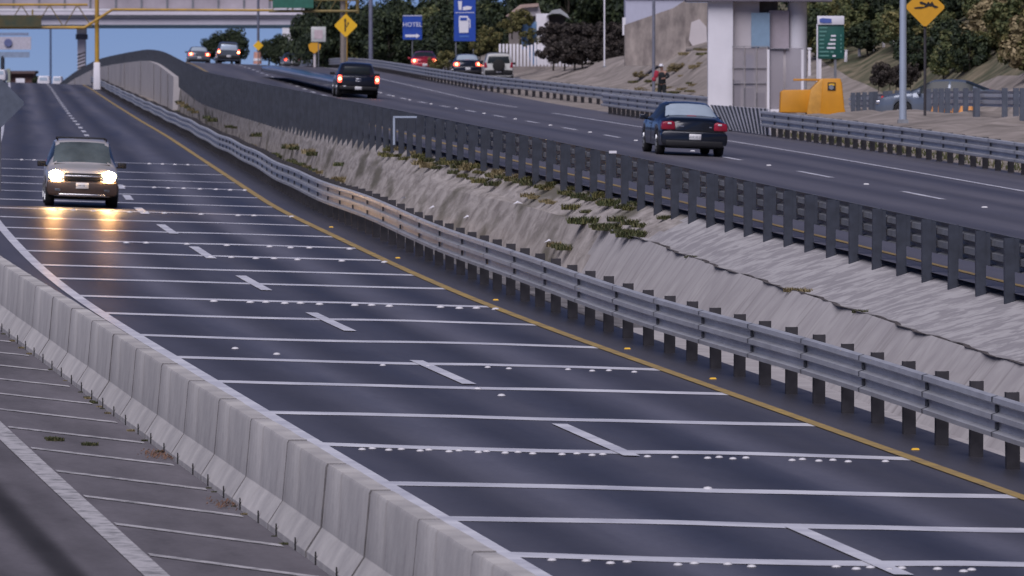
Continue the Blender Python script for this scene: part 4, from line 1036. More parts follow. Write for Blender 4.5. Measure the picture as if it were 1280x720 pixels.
q = MB(); q.tube(P(996.5, 146, YT + .9), P(996.5, 1.8, YT + .9), .36, .36, 28, caps=True); q.build('shaft', M['white'], e, smooth=False)
e = empty('glazed_enclosure', P(935, 137, YT), 'see-through mesh and glass enclosure with thin metal frame around the tower foot', 'enclosure')
gm = bpy.data.materials.new('dusty_glass'); gN, gL, gb_ = nodes(gm); gb_.inputs['Base Color'].default_value = (.33, .31, .34, 1); gb_.inputs['Alpha'].default_value = .55; gb_.inputs['Roughness'].default_value = .2
def pane(x0, x1, y0, y1, Y, name='glass_panel', m=gm): return slab(e, name, x0, x1, y0, y1, Y, .02, m)
for x0, x1 in ((917, 930), (931, 945), (946, 958), (961, 979), (982, 1004)): pane(x0, x1, 60, 136, YT - .5)
for x in (916, 930, 945, 959.5): slab(e, 'frame_post', x - .5, x + .5, 58, 138, YT - .55, .08, M['mesh_frame'])
for x in (960.3, 1003): slab(e, 'white_post', x - 1.6, x + 1.4, 62, 140, YT - .6, .1, M['white'])
for y in (58, 85, 104, 135): slab(e, 'frame_rail', 915, 961, y - .4, y + .4, YT - .56, .08, M['mesh_frame'])
slab(e, 'top_rail', 961, 986, 61, 62, YT - .56, .08, M['post']); slab(e, 'sill', 963, 1004, 136.5, 140, YT - .65, .2, M['white'])
for k, (x, y0, y1, w_) in enumerate(((921, 100, 134, 9), (937, 68, 108, 9), (936, 110, 134, 13), (951, 116, 134, 11))):
    slab(e, 'equipment_box', x - w_ / 2, x + w_ / 2, y0, y1, YT + .6, .4, [M['post'], M['blue_sign'], M['galv_dull'], M['post_brown']][k] if k != 1 else mat('grey_blue_box', (.25, .28, .4), .6))

YO = 268
e = empty('traffic_cabinet', P(1018, 145, YO), 'bright yellow orange moulded barrier machine with a low body and tall sloped end', 'machine')
poly2 = lambda pts, y0, y1, m, name, bev=.03: (lambda q: q.build(name, m, e, bevel=bev))(MB().prism([(P(x, y, YO).x, P(x, y, YO).z) for x, y in pts][::-1], y0, y1))
poly2([(975, 139), (976, 115), (980, 112.5), (1014, 112), (1014, 141), (975, 141)], YO, YO + 1.2, M['orange'], 'low_body')
poly2([(1008, 143), (1013, 112), (1026, 98.5), (1030, 98.3), (1026, 144)], YO - .2, YO + 1.3, mat('pale_orange_face', (.62, .32, .06), .5), 'sloped_end')
poly2([(1025, 145), (1028, 98.2), (1050, 98), (1052, 104), (1055, 135), (1058, 146)], YO - .25, YO + 1.35, M['orange'], 'tall_body')
poly2([(992, 101), (992, 98.5), (1028, 98.5), (1028, 101)], YO + .1, YO + .6, M['orange'], 'top_rail', .01)
poly2([(1034, 103), (1044, 103), (1044, 113), (1034, 113)], YO - .275, YO - .25, M['black'], 'emblem_frame', 0)
poly2([(1035.5, 104.5), (1042.5, 104.5), (1042.5, 107), (1035.5, 107)], YO - .29, YO - .275, M['yellow_sign'], 'emblem_bar', 0)
q = MB(); c = P(1039, 109, YO - .28); q.tube(c, c + Vector((0, -.02, 0)), .09, n=16); q.build('emblem_disc', mat('emblem_grey', (.2, .22, .26), .5), e)

# rear guard rail with dense posts along the ramp
def ramp(Y, u, h=0.0):
    X = np.interp(Y, [222, 250, 300], [15.6, 14.7, 13.55]); z = CAMZ + np.interp(Y, [222, 250, 300], [-1.0, -1.02, -1.25])
    return Vector((X + u, Y, z + h))
e = empty('ramp_guard_rail', ramp(250, 0), 'grey guard rail with broad close posts behind the lamp post below the bushes', 'guard rail')
b = MB(); ysr = list(np.arange(222, 302, 2.0)); nP = len(THRIE)
for Y in ysr:
    for z, l in THRIE: b.v.append(tuple(ramp(Y, .17 + l, .28 + z)))
for i in range(len(ysr) - 1):
    for j in range(nP - 1): k = i * nP + j; b.f.append((k, k + nP, k + nP + 1, k + 1)); b.mi.append(0)
o = b.build('beam', M['galv'], e); sol = o.modifiers.new('thickness', 'SOLIDIFY'); sol.thickness = .006
for px in [1066, 1073, 1081, 1088, 1094, 1106, 1113, 1122, 1134, 1142, 1147, 1161, 1169, 1177, 1185, 1195, 1207, 1219, 1221, 1256, 1270, 1279]:
    # find Y on the ramp for this bearing
    best = min(np.arange(222, 301, .5), key=lambda Y: abs(640 + F * ramp(Y, 0).x / Y - px)); p = ramp(best, 0)
    q = MB(); q.box((p.x, p.y, p.z + .38), (.17, .1, 1.0), rz=.1); q.build('post', mat('post_blue', (.09, .105, .14), .6) if 'post_blue' not in bpy.data.materials else bpy.data.materials['post_blue'], e)

# traffic cones behind the ramp rail
def cone_mesh():
    q = MB(); q.tube((0, 0, .03), (0, 0, .7), .16, .03, 16); o = q
    return o
first = None
for i, px in enumerate([1103, 1114, 1123, 1134, 1153]):
    Yc = 270; p = P(px, 141, Yc)
    if first is None:
        e = empty('traffic_cone', p, 'red traffic cone standing behind the grey ramp rail posts', 'traffic cone', 'red cones behind the ramp rail')
        q = MB(); q.tube((0, 0, .03), (0, 0, .62), .15, .04, 16); q.build('cone', mat('cone_red', (.55, .03, .04), .6), e, local=True)
        q = MB(); q.box((0, 0, .015), (.36, .36, .03)); q.build('base', mat('cone_red2', (.45, .03, .04), .6), e, local=True); first = e
    else:
        c = copy_tree(first); c.location = p
for i, px in enumerate([1168, 1175, 1184, 1194, 1203, 1213]):
    c = copy_tree(first); c.location = P(px, 141, 255); c.scale = (.9, .9, .55)
    for ch in c.children:
        ch.data = ch.data.copy(); ch.data.materials[0] = mat('amber_cone', (.7, .32, .1), .6)
    tag(c, 'low amber marker standing behind the grey ramp rail posts', 'traffic cone', 'amber markers behind the ramp rail')
car = sedan('pale parked car whose roof shows above the ramp rail under the bushes', PT['roof'], name='saloon_car')
car.location = P(1181, 128, 246) + Vector((0, 0, -.2)); car.rotation_euler = (0, 0, 1.35)
car.location = Vector((P(1181, 100, 262).x, 262, P(0, 99, 262).z - 1.44))

# white stakes on the bank
st0 = None
for i, (px, y0, y1, lean) in enumerate([(1013, 62, 84, 0), (1058.5, 65, 90, .05), (1076, 64, 92, -.03), (1094.5, 65, 90, -.12), (1106.5, 59, 88, -.08), (1120, 54, 85, 0), (1142, 44, 68, .1), (1146, 62, 82, .1), (1163.5, 38, 62, .1), (1253, 108, 138, 0)]):
    Yk = 322; a = bank_at(px, Yk); a.z -= .1; hgt = max(.5, P(px, y0, Yk).z - a.z)
    if i == 9: break
    if st0 is None:
        e = empty('fence_stake', a, 'white painted concrete fence stake on the bank in front of green bushes', 'stake', 'white stakes along the bank')
        q = MB(); q.box((0, 0, .42), (.13, .13, .86), taper=.85); q.box((0, 0, .88), (.17, .15, .06)); q.build('shaft', M['white'], e, local=True, bevel=.012); st0 = e
    else: e = copy_tree(st0)
    e.location = a; e.rotation_euler = (0, lean, 0); e.scale = (1, 1, hgt / .86)

# ------------------------------------------------------------------ houses, walls behind
e = empty('stone_wall', P(830, 75, 385), 'rough tan stone retaining wall with a sloping top behind the lamp post', 'wall')
poly(e, [(781, 82), (781, 31), (842, 10), (857, 0), (857, 82)], 385, M['stone'], 'wall_face')
q = MB(); q.prism([(P(x, y, 385).x, P(x, y, 385).z) for x, y in [(781, 82), (781, 31), (842, 10), (857, 0), (857, 82)]][::-1], 385.0, 387); q.build('wall_body', M['stone'], e)
e = empty('stone_wall', P(872, 75, 395), 'lower stained rubble wall half hidden by the white pillar', 'wall')
q = MB(); q.prism([(P(x, y, 392).x, P(x, y, 392).z) for x, y in [(856, 78), (857, 3), (890, 3), (890, 78)]][::-1], 392, 394); q.build('wall_body', M['stone'], e)
q = MB(); q.prism([(P(x, y, 391.9).x, P(x, y, 391.9).z) for x, y in [(861, 50), (864, 28), (874, 24), (883, 34), (884, 60), (868, 62)]][::-1], 391.8, 392); q.build('pale_patch', M['white_warm'], e)
e = empty('pale_building', P(820, 20, 420), 'pale lavender building rising above the sloping stone wall', 'building')
slab(e, 'wall', 782, 858, -60, 34, 420, 6, mat('lavender_wall', (.42, .43, .54), .7, var=.06)); slab(e, 'band', 781.5, 858, -3, -1, 419.9, .2, M['galv_dull'])
slab(e, 'dark_edge', 778, 782, 22, 44, 419, .6, M['white'])
for k in range(4): slab(e, 'window', 788 + 18 * k, 798 + 18 * k, -40, -22, 419.9, .12, M['glass'])
e = empty('small_house', P(655, 60, 470), 'small beige roofed house on the slope above a white picket fence', 'house')
slab(e, 'wall', 636, 700, 20, 92, 475, 5, mat('house_wall', (.25, .22, .21), .8, var=.4, scale=.5))
poly(e, [(632, 20), (650, 7), (673, 5), (677, 20)], 474.5, M['white_warm'], 'gable'); 
q = MB(); q.prism([(P(x, y, 474).x, P(x, y, 474).z) for x, y in [(632, 20), (650, 6), (673, 4), (673, 8), (652, 10), (637, 21)]][::-1], 474, 480); q.build('roof', mat('beige_roof', (.42, .31, .27), .8), e)
e = empty('blue_gate', P(680, 80, 462), 'tall blue door panel next to the white painted wall', 'gate')
poly(e, [(652, 34), (668, 27), (671, 81), (664, 81)], 462, mat('faded_blue', (.10, .2, .36), .6), 'leaf'); slab(e, 'leaf', 668, 671, 27, 81, 462, .1, M['pale_blue']); slab(e, 'leaf', 652, 669.5, 30, 62, 461.9, .08, mat('faded_blue2', (.11, .22, .40), .6))
e = empty('white_house', P(682, 50, 466), 'white walled shed with a curved grey roof beside the blue gate', 'house')
slab(e, 'wall', 670, 686, 17, 81, 466, 3, M['white']); 
q = MB(); pts = [P(683, 20, 464), P(690, 13, 464), P(700, 11, 464), (P(709, 18, 464)), P(712, 23, 464), P(700, 17, 464), P(690, 17, 464)]
q.prism([(p.x, p.z) for p in pts][::-1], 464, 469); q.build('roof', mat('pale_grey_roof', (.36, .38, .4), .7), e)
slab(e, 'dark_opening', 686, 706, 19, 60, 466.5, 2, mat('dim_wall', (.06, .06, .07), .8))
pk0 = None
for i in range(26):
    px = 625 + i * 4.4; 
    a = P(px, 83, 458); h_ = random.uniform(24, 30) if 648 < px else 28
    if 656 < px < 660: continue
    if pk0 is None:
        pk0 = MB().box((0, 0, .6), (.13, .06, 1.2)).build('fence_picket', M['white'], bevel=.01); tag(pk0, 'white upright picket in the fence below the small houses', 'fence picket', 'white pickets below the houses'); o = pk0
    else: o = pk0.copy(); C.objects.link(o)
    o.location = a; o.scale = (1, 1, h_ * 458 / F / 1.2)
# small things past the crest of the lower road
def fvan(name, label, px0, px1, y0, y1, Y, m):
    e = empty(name, P((px0 + px1) / 2, y1, Y), label, 'car')
    s = F / Y; a = P(px0, y1, Y); b = P(px1, y0, Y); w_ = b.x - a.x; h_ = b.z - a.z; cx = (a.x + b.x) / 2
    q = MB(); q.prism([(cx - w_ / 2, a.z + .2), (cx + w_ / 2, a.z + .2), (cx + w_ / 2, a.z + h_ * .6), (cx + w_ * .40, a.z + h_), (cx - w_ * .40, a.z + h_), (cx - w_ / 2, a.z + h_ * .6)], Y, Y + 4.2); q.build('body', m, e, bevel=.08)
    q = MB(); q.prism([(cx - w_ * .36, a.z + h_ * .62), (cx + w_ * .36, a.z + h_ * .62), (cx + w_ * .31, a.z + h_ * .9), (cx - w_ * .31, a.z + h_ * .9)], Y - .03, Y + .1); q.build('windscreen', M['glass_painted_sky'], e)
    for s_ in (-1, 1):
        q = MB(); q.tube((cx + s_ * w_ * .48, Y + .7, a.z + .3), (cx + s_ * w_ * .36, Y + .7, a.z + .3), .3, n=14); q.build('wheel', M['rubber'], e)
fvan('van', 'white van past the crest under the thin distant pole', 47, 62, 95, 110, 850, M['white'])
fvan('van', 'second white van past the crest beside the thin pole, nearer the pier', 66, 77, 95.5, 110, 870, M['white'])
fvan('van', 'pale vehicle at the frame edge beyond the back of the diamond sign', -8, 7, 87, 103, 760, M['white'])
e = empty('low_house', P(25, 100, 940), 'low reddish brown house past the crest of the lower road', 'house')
slab(e, 'wall', 8, 42, 91, 125, 940, 6, mat('reddish_wall', (.20, .11, .10), .8, var=.4)); slab(e, 'roof', 6, 44, 88.5, 92, 939, 7, mat('brown_roof', (.12, .08, .08), .8)); slab(e, 'pale_front', 8, 13, 86, 125, 938.8, .3, mat('pale_green_front', (.3, .33, .27), .8)); slab(e, 'shutter', 20, 31, 98, 110, 938.8, .1, M['white'])
e = empty('roadside_marker', P(326, 80, 650), 'pinkish orange striped marker drum below the small yellow diamond sign', 'marker')
q = MB(); a = P(322, 80, 650); q.tube(a, P(322, 65, 650), .38, .30, 16); q.build('drum', mat('salmon', (.55, .28, .22), .7), e)
q = MB(); q.tube(P(322, 76, 650), P(322, 73, 650), .385, .37, 16); q.build('band', M['white'], e)

# ------------------------------------------------------------------ the standing person
def person():
    base = P(827.5, 128, 340)
    e = empty('person', base, 'standing person in dark clothes and white cap holding something red behind the guard rail', 'person')
    me = bpy.data.meshes.new('figure'); bm = bmesh.new()
    J = {}
    def v(n, co, r): J[n] = (bm.verts.new(co), r)
    v('pel', (0, 0, .92), (.15, .12)); v('waist', (0, 0, 1.08), (.13, .11)); v('chest', (0, 0, 1.30), (.17, .12)); v('neck', (0, 0, 1.47), (.06, .06)); v('headb', (-.02, -.02, 1.55), (.075, .08)); v('head', (-.03, -.03, 1.64), (.085, .095)); v('crown', (-.03, -.03, 1.72), (.06, .065))
    for s, nme in ((-1, 'l'), (1, 'r')):
        v('hip' + nme, (s * .09, 0, .86), (.10, .10)); v('knee' + nme, (s * .11, -.02, .48), (.065, .07)); v('ank' + nme, (s * .12, 0, .09), (.045, .05)); v('toe' + nme, (s * .13, -.16, .04), (.045, .035))
        v('sh' + nme, (s * .19, 0, 1.38), (.065, .065))
    v('ell', (-.30, -.08, 1.16), (.045, .045)); v('wrl', (-.22, -.28, 1.28), (.032, .032)); v('hal', (-.20, -.34, 1.33), (.03, .04))
    v('elr', (.34, -.02, 1.20), (.045, .045)); v('wrr', (.16, -.18, 1.10), (.032, .032)); v('har', (.10, -.24, 1.10), (.03, .04))
    for a, b in [('pel', 'waist'), ('waist', 'chest'), ('chest', 'neck'), ('neck', 'headb'), ('headb', 'head'), ('head', 'crown'), ('pel', 'hipl'), ('pel', 'hipr'), ('hipl', 'kneel'), ('hipr', 'kneer'), ('kneel', 'ankl'), ('kneer', 'ankr'), ('ankl', 'toel'), ('ankr', 'toer'), ('chest', 'shl'), ('chest', 'shr'), ('shl', 'ell'), ('shr', 'elr'), ('ell', 'wrl'), ('elr', 'wrr'), ('wrl', 'hal'), ('wrr', 'har')]:
        bm.edges.new((J[a][0], J[b][0]))
    # fingers
    for hn, d in (('hal', Vector((.02, -.06, .06))), ('har', Vector((-.05, -.05, .0)))):
        for k in range(4):
            r = J[hn][0].co + Vector((0, 0, .0)); f = bm.verts.new(r + d + Vector((.012 * (k - 1.5), 0, .018 * (k - 1.5)))); bm.edges.new((J[hn][0], f)); J[hn + str(k)] = (f, (.009, .009))
    bm.verts.index_update(); bm.to_mesh(me)
    ob = bpy.data.objects.new('body', me); C.objects.link(ob); ob.parent = e
    sk = ob.modifiers.new('skin', 'SKIN'); 
    lay = me.skin_vertices[0].data if me.skin_vertices else None
    if lay is None:
        bpy.context.view_layer.update()
    if not me.skin_vertices:
        bm2 = bmesh.new(); bm2.from_mesh(me); bm2.verts.layers.skin.verify(); bm2.to_mesh(me); bm2.free()
    for n, (vv, r) in J.items(): pass
    names = list(J.keys())
    for i, n in enumerate(names): me.skin_vertices[0].data[i].radius = J[n][1]; me.skin_vertices[0].data[i].use_root = (n == 'pel')
    ob.modifiers.new('sub', 'SUBSURF').levels = 1; ob.modifiers['sub'].render_levels = 2
    bm.free(); me.materials.append(M['skin'])
    def skinpart(name, chain, m, grow):
        b2 = bmesh.new(); vv = []
        for co, r in chain: vv.append((b2.verts.new(co), r))
        for k in range(len(vv) - 1): b2.edges.new((vv[k][0], vv[k + 1][0]))
        b2.verts.layers.skin.verify(); m2 = bpy.data.meshes.new(name); b2.to_mesh(m2); b2.free()
        for k, (_, r) in enumerate(vv): m2.skin_vertices[0].data[k].radius = (r[0] + grow, r[1] + grow); m2.skin_vertices[0].data[k].use_root = k == 0
        o2 = bpy.data.objects.new(name, m2); C.objects.link(o2); o2.parent = e; o2.modifiers.new('skin', 'SKIN'); s_ = o2.modifiers.new('sub', 'SUBSURF'); s_.render_levels = 2; m2.materials.append(m)
    g = lambda n: (J_[n][0], J_[n][1])
    J_ = {'pel': ((0, 0, .92), (.15, .12)), 'waist': ((0, 0, 1.08), (.13, .11)), 'chest': ((0, 0, 1.30), (.17, .12)), 'neckb': ((0, 0, 1.42), (.09, .08))}
    skinpart('jacket', [((0, 0, .84), (.16, .13)), J_['pel'], J_['waist'], J_['chest'], J_['neckb']], M['cloth_dark'], .045)
    for s in (-1, 1):
        skinpart('trouser_leg', [((s * .09, 0, .90), (.10, .10)), ((s * .11, -.02, .48), (.065, .07)), ((s * .12, 0, .10), (.05, .055))], M['cloth_dark'], .03)
    skinpart('sleeve', [((-.17, 0, 1.38), (.065, .065)), ((-.30, -.08, 1.16), (.045, .045)), ((-.23, -.26, 1.27), (.034, .034))], M['cloth_dark'], .03)
    skinpart('sleeve', [((.17, 0, 1.38), (.065, .065)), ((.34, -.02, 1.20), (.045, .045)), ((.18, -.16, 1.11), (.034, .034))], M['cloth_dark'], .03)
    q = MB(); q.tube((-.03, -.03, 1.66), (-.03, -.03, 1.78), .115, .07, 16); q.box((-.03, -.16, 1.685), (.16, .14, .02)); q.build('cap', M['white_sign'], e, local=True, bevel=.01)
    for s in (-1, 1):
        q = MB(); q.box((-.03 + s * .033, -.127, 1.645), (.022, .01, .01)); q.build('eye', M['black'], e, local=True)
    skinpart('hair', [((-.03, .05, 1.68), (.07, .05)), ((-.02, .06, 1.58), (.06, .04))], M['black'], .0)
    e.rotation_euler = (0, 0, -.3)
    b = empty('shoulder_bag', base + Vector((-.28, -.42, .72)), 'dark red bundle held up against the person in the white cap', 'bag')
    q = MB(); q.box((0, 0, .58), (.20, .16, .34), ry=.2); q.box((-.1, 0, .35), (.18, .14, .2), ry=-.3); q.build('cloth', M['red'], b, local=True, bevel=.05)
    q = MB(); q.tube((.0, 0, .74), (.09, .02, .66), .02, n=8); q.build('strap', M['red'], b, local=True)
person()

# ------------------------------------------------------------------ vegetation
def leaf_cloud(n, rx, ry, rz, clumps, leaf, seed, flat=.0):
    rg = np.random.RandomState(seed); cs = []
    for _ in range(clumps):
        d = rg.normal(size=3); d /= np.linalg.norm(d); rad = rg.uniform(.35, 1.0) ** .6
        cs.append(np.array([d[0] * rx * rad * .8, d[1] * ry * rad * .8, rz + d[2] * rz * rad * .8]))
    cs = np.array(cs); idx = rg.randint(0, clumps, n); cr = rg.uniform(.16, .34, clumps) * min(rx, rz) * 1.15
    d = rg.normal(size=(n, 3)); d /= np.linalg.norm(d, axis=1)[:, None]
    p = cs[idx] + d * (cr[idx] * rg.uniform(.5, 1.0, n) ** .5)[:, None]; p[:, 2] = np.maximum(p[:, 2], .05)
    nrm = d + rg.normal(scale=.55, size=(n, 3)) + np.array([0, 0, .4]); nrm /= np.linalg.norm(nrm, axis=1)[:, None]
    a = np.cross(nrm, rg.normal(size=(n, 3))); a /= np.linalg.norm(a, axis=1)[:, None]; b = np.cross(nrm, a)
    s = leaf * rg.uniform(.6, 1.3, n)[:, None]
    v = np.stack([p - a * s, p - b * s * .55 + a * .1 * s, p + a * s, p + b * s * .55], 1).reshape(-1, 3)
    me = bpy.data.meshes.new('crown'); f = np.arange(4 * n).reshape(-1, 4)
    me.from_pydata(v.tolist(), [], f.tolist()); return me
def trunk_mesh(h, r, seed):
    rg = random.Random(seed); q = MB(); p = Vector((0, 0, -.3)); k = 5; top = h * .75
    pts = [p]
    for i in range(k): pts.append(Vector((rg.uniform(-.1, .1) * h * .3, rg.uniform(-.1, .1) * h * .3, top * (i + 1) / k)))
    for i in range(k): q.tube(pts[i], pts[i + 1], r * (1 - i / k * .7), r * (1 - (i + 1) / k * .7), 8, caps=False)
    for i in range(6):
        b = pts[rg.randint(2, k)]; t = rg.uniform(0, 2 * PI); q.tube(b, b + Vector((math.cos(t) * h * .25, math.sin(t) * h * .25, h * .18)), r * .4, r * .1, 6, caps=False)
    me = bpy.data.meshes.new('trunk'); me.from_pydata(q.v, [], q.f); me.materials.append(M['bark']); return me
TREE = []
for s in range(3):
    TREE.append((leaf_cloud(5200, 2.7, 2.7, 2.6, 34, .17, 10 + s), trunk_mesh(4.5, .2, s)))
BUSH = []
for s in range(3): BUSH.append((leaf_cloud(2600, 1.2, 1.1, .85, 24, .085, 30 + s), trunk_mesh(1.4, .05, 9 + s)))
cache = {}
def plant(kind, name, label, cat, loc, sc_, leaf, group, rot=None, var=None, lift=0.0):
    lib = TREE if kind == 'tree' else BUSH; i = random.randrange(3) if var is None else var
    key = (kind, i, leaf)
    if key not in cache: me = lib[i][0].copy(); me.materials.clear(); me.materials.append(M[leaf]); cache[key] = me
    e = empty(name, loc, label, cat, group); e.scale = sc_ if isinstance(sc_, tuple) else (sc_,) * 3; e.rotation_euler = (0, 0, random.uniform(0, 6.28) if rot is None else rot)
    c = bpy.data.objects.new('crown', cache[key]); C.objects.link(c); c.parent = e; c.location.z = lift
    t = bpy.data.objects.new('trunk', lib[i][1]); C.objects.link(t); t.parent = e
    return e
# dark trees beyond the exit lane, x 385..780
for row, (Yr, yb, hs) in enumerate(((640, 92, 1.0), (612, 94, .95), (586, 94, .8))):
    for k in range(14):
        px = 392 + k * 19 + random.uniform(-6, 6) + row * 7
        if px > 640 and row == 2: continue
        plant('tree', 'tree', 'dark leafy tree in the dense group behind the exit rail and road signs', 'tree', P(px, yb, Yr + random.uniform(-12, 12)), (1.0 * hs * random.uniform(.7, 1.05), 1.0, 1.25 * hs * random.uniform(.75, 1.2)), 'leaf_dark' if random.random() < .72 else 'leaf_mid', 'dark trees behind the exit rail')
for k in range(12):
    px = 650 + k * 12 + random.uniform(-3, 3)
    plant('tree', 'tree', 'tall dark tree above the small houses and brush', 'tree', P(px, 70, 500 + random.uniform(-8, 8)), (.85, .85, 1.1 + .3 * random.random()), 'leaf_dark', 'dark trees above the small houses')
for k in range(16):
    px = 694 + (k % 8) * 12 + random.uniform(-3, 3)
    plant('bush', 'bush', 'dull brown bare bush on the slope between the houses and stone wall', 'bush', P(px, 82 - (k // 8) * 22, 440 + 8 * (k // 8)), (1.1, 1.1, 1.0), 'brush_brown', 'brown bushes below the dark trees')
for px, y, s in ((640, 44, .9), (652, 36, .8), (660, 60, .8), (628, 70, .6), (612, 60, .9), (600, 70, .8), (560, 88, .8), (545, 90, .6)):
    plant('bush', 'bush', 'olive green bush near the small houses and blue services sign', 'bush', P(px, y, 462), s, 'leaf_olive', 'olive bushes near the small houses')
# trees seen below and beside the overpass
for px, yb, Yt, s in ((262, 76, 720, .45), (276, 78, 722, .62), (290, 78, 724, .68), (300, 76, 715, .5), (336, 80, 720, .5), (350, 80, 722, .6), (345, 82, 716, .4), (372, 84, 716, .6), (386, 84, 700, .75), (398, 84, 690, .8), (46, 108, 930, .28), (412, 86, 690, .8)):
    plant('tree', 'tree', 'dark tree standing between the upper road and the overpass', 'tree', P(px, yb + 2, Yt), (s, s, s * 1.05), 'leaf_dark', 'dark trees by the overpass')
# green slope past the lamp post
cnt = 0
while cnt < 290:
    px = random.uniform(1005, 1360); Yb = random.uniform(238, 345) if random.random() < .7 else random.uniform(345, 430); p = bank_at(px, Yb)
    yb = HY - (p.z - CAMZ) * F / Yb
    if yb > (80 if px < 1150 else 97) or yb < -70 or p.x - UX(Yb) < np.interp(Yb, [236, 300], [15.9, 18.8]): continue
    cnt += 1
    lf = random.choice(['leaf_mid', 'leaf_mid', 'leaf_dark', 'leaf_dark', 'leaf_olive']) if px < 1235 or yb < 30 else random.choice(['leaf_olive', 'straw', 'leaf_olive', 'leaf_mid'])
    s = random.uniform(.6, 1.25)
    plant('bush', 'bush', 'leafy green bush among many covering the steep bank past the white stakes', 'bush', p, (s, s, s * random.uniform(.8, 1.2)), lf, 'green bushes on the steep bank')
for k in range(26):
    px = random.uniform(1010, 1330); Yb = random.uniform(390, 470); p = bank_at(px, Yb)
    plant('tree', 'tree', 'broad green tree rising at the top of the steep bank', 'tree', p, random.uniform(.8, 1.1), random.choice(['leaf_mid', 'leaf_dark']), 'trees at the top of the steep bank')
for px, y in ((1102, 98), (1112, 101), (1098, 104), (1120, 104), (1138, 100), (1132, 104), (1128, 99)):
    plant('bush', 'bush', 'dark brown dried bush low on the bank under the white stakes', 'bush', P(px, y + 6, 296), (.45, .45, .55), 'brush_brown', 'dried bushes under the stakes')
for px, y, s in ((800, 92, .4), (845, 84, .5), (862, 86, .5), (872, 82, .6), (880, 88, .5)):
    plant('bush', 'bush', 'yellow dry scrub at the foot of the stone walls', 'bush', P(px, y + 6, 372), (s, s, s * .6), 'straw', 'dry scrub at the foot of the stone walls')

# grass along the foot of the slope, tufts on it
def blades(n, rad, h, seed, spread=.5):
    rg = np.random.RandomState(seed); vs = []; fs = []
    for i in range(n):
        t = rg.uniform(0, 6.28); r = rad * rg.uniform(0, 1) ** .5; x, y = r * math.cos(t), r * math.sin(t); hh = h * rg.uniform(.4, 1.1); a = rg.uniform(0, 6.28); l = rg.uniform(0, spread) * hh; w_ = .005 + .007 * rg.rand()
        dx, dy = math.cos(a), math.sin(a); k = len(vs)
        vs += [(x - dy * w_, y + dx * w_, 0), (x + dy * w_, y - dx * w_, 0), (x + dx * l * .4 + dy * w_, y + dy * l * .4 - dx * w_, hh * .6), (x + dx * l * .4 - dy * w_, y + dy * l * .4 + dx * w_, hh * .6), (x + dx * l, y + dy * l, hh)]
        fs += [(k, k + 1, k + 2, k + 3), (k + 3, k + 2, k + 4)]
    return vs, fs
tufts = []
for s in range(4):
    vs, fs = blades(300, .26, .30, s); me = bpy.data.meshes.new('grass_tuft'); me.from_pydata(vs, [], fs); tufts.append(me)
tc = {}
def tuft(loc, s, leaf, label, group, sz=None):
    i = random.randrange(4)
    if (i, leaf) not in tc: me = tufts[i].copy(); me.materials.append(M[leaf]); tc[(i, leaf)] = me
    o = bpy.data.objects.new('grass_tuft', tc[(i, leaf)]); C.objects.link(o); o.location = loc; o.scale = (s * 1.3, s * 1.3, sz or s * .5); o.rotation_euler.z = random.uniform(0, 6); tag(o, label, 'weed', group); return o
def med(Y, row, dz=0): p = median_rows(Y)[row][0]; return p + Vector((0, 0, dz))
for k in range(90):
    Y = random.uniform(206, 395); p = med(Y, random.choice([2, 3, 3, 4]), -.03)
    tuft(p, random.uniform(.7, 1.3), random.choice(['grass', 'grass', 'straw', 'leaf_mid']), 'grass tuft at the foot of the median slope behind the pale guard rail', 'grass tufts at the foot of the median slope')
for Ya, Yb_, n in ((176, 196, 34), (160, 178, 34), (148, 160, 20)):
    for k in range(n):
        Y = random.uniform(Ya, Yb_); tuft(med(Y, random.choice([7, 8, 8, 9]), -.03), random.uniform(.5, 1.0), random.choice(['grass', 'leaf_olive', 'straw']), 'green grass tuft at the top of the slope under the dark rail posts', 'grass tufts under the dark rail posts')
for k in range(26):
    Y = random.uniform(143, 152); tuft(med(Y, random.choice([4, 5, 6, 7, 8]), -.03), random.uniform(.6, 1.1), random.choice(['leaf_mid', 'grass', 'grass']), 'bushy green weed where the smooth concrete slope begins', 'weeds where the smooth slope begins')
for k in range(12):
    Y = random.uniform(195, 207); tuft(med(Y, random.choice([1, 2, 3]), -.03), random.uniform(.7, 1.2), 'straw', 'reddish dry weed on the earth slope above the pale rail', 'reddish dry weeds on the slope')
for k in range(9):
    Y = random.uniform(150, 158); tuft(med(Y, random.choice([1, 2, 3]), -.03), random.uniform(.7, 1.1), random.choice(['straw', 'grass']), 'dry weed at the lower edge of the smooth slope behind the rail', 'dry weeds behind the rail')
for Y, r_, s in ((120.5, 5, .55), (120.2, 6, .5), (113.5, 5, .38), (134, 5, .35)):
    tuft(med(Y, r_, -.02), s, 'straw' if s > .4 else 'grass', 'isolated dry tuft growing from the crack in the concrete slope', 'dry tufts in the slope crack')
for px, py, s in ((75, 547, .32), (117, 552, .3), (70, 545, .25)):
    Y = F / (.17 * (py + .032 * 6.6 * 108 + 55)); u = -6.6 + 0 * px; X = (px - 640) * Y / F; n_, _ = frame(LX, Y); u = (X - LX(Y)) / n_[0]
    tuft(low(Y, u, 0), s, 'grass', 'small weed growing from the striped shoulder asphalt', 'weeds on the striped shoulder')
for k in range(26):
    Y = random.uniform(70, 116); tuft(low(Y, -5.68, 0), random.uniform(.08, .2), random.choice(['straw', 'grass']), 'tiny dry weed along the foot of the concrete barriers', 'weeds along the concrete barriers')
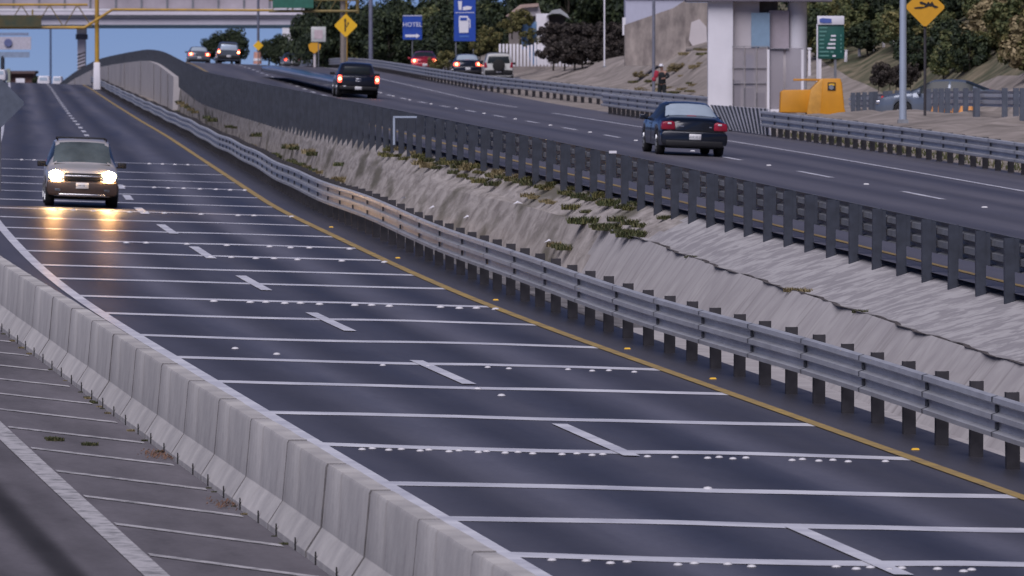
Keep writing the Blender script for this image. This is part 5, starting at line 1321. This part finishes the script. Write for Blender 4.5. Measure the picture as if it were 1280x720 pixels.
for k in range(110):
    px = random.uniform(655, 880); Y = random.uniform(335, 385); p = bank_at(px, Y); p.z -= .04
    if p.x - UX(Y) < 10.5: continue
    tuft(p, random.uniform(.5, 1.2), random.choice(['straw', 'straw', 'leaf_olive']), 'dry grass tuft on the bare bank below the stone walls', 'dry tufts on the bank below the stone walls')
lv = MB()
for k in range(160):
    Y = random.choice([84.3, 84.3, 76.8]) + random.gauss(0, .35); u = -5.78 + random.gauss(0, .09); p = low(Y, min(u, -5.67), .01); a = random.uniform(0, 3); s = random.uniform(.008, .02)
    lv.add([(p.x - s, p.y, p.z), (p.x, p.y - s, p.z + random.uniform(0, .03)), (p.x + s, p.y, p.z + random.uniform(0, .04)), (p.x, p.y + s, p.z + .03)], [(0, 1, 2, 3)])
o = lv.build('leaf_litter', mat('brown_leaves', (.17, .095, .065), .9, var=.6, scale=20)); o['kind'] = 'stuff'
gr = MB()
for k in range(1500):
    Y = random.uniform(118, 236); u = 6.95 + random.uniform(0, .5); p = bank(Y, u, -.01); hh = random.uniform(.06, .28); a = random.uniform(0, 6.28); w_ = .02
    gr.add([(p.x - w_, p.y, p.z), (p.x + w_, p.y, p.z), (p.x + hh * .4 * math.cos(a), p.y, p.z + hh)], [(0, 1, 2)])
o = gr.build('grass', M['grass']); o['kind'] = 'stuff'
# litter scraps on the slope
lit0 = None
for px, py in ((507, 245), (503, 255), (542, 258), (588, 264), (645, 272), (686, 297), (600, 300)):
    if lit0 is None:
        q = MB(); q.add([(-.08, 0, 0), (0, -.05, .03), (.09, 0, .01), (.01, .06, .05), (.0, 0, .06)], [(0, 1, 4), (1, 2, 4), (2, 3, 4), (3, 0, 4), (3, 2, 1, 0)]); lit0 = q.build('paper_scrap', M['white_sign']); tag(lit0, 'crumpled white paper scrap lying on the earth slope of the median', 'litter', 'paper scraps on the median slope'); o = lit0
    else: o = lit0.copy(); C.objects.link(o)
    # nearest slope point on this bearing
    best = None
    for Y in np.arange(130, 260, 1.0):
        for r_ in (1, 2, 3, 4, 6, 7):
            p = median_rows(Y)[r_][0]; d = abs(640 + F * p.x / p.y - px) + abs(HY - (p.z - CAMZ) * F / p.y - py)
            if best is None or d < best[0]: best = (d, p)
    o.location = best[1]; o.scale = (1.3, 1.3, 1.3)
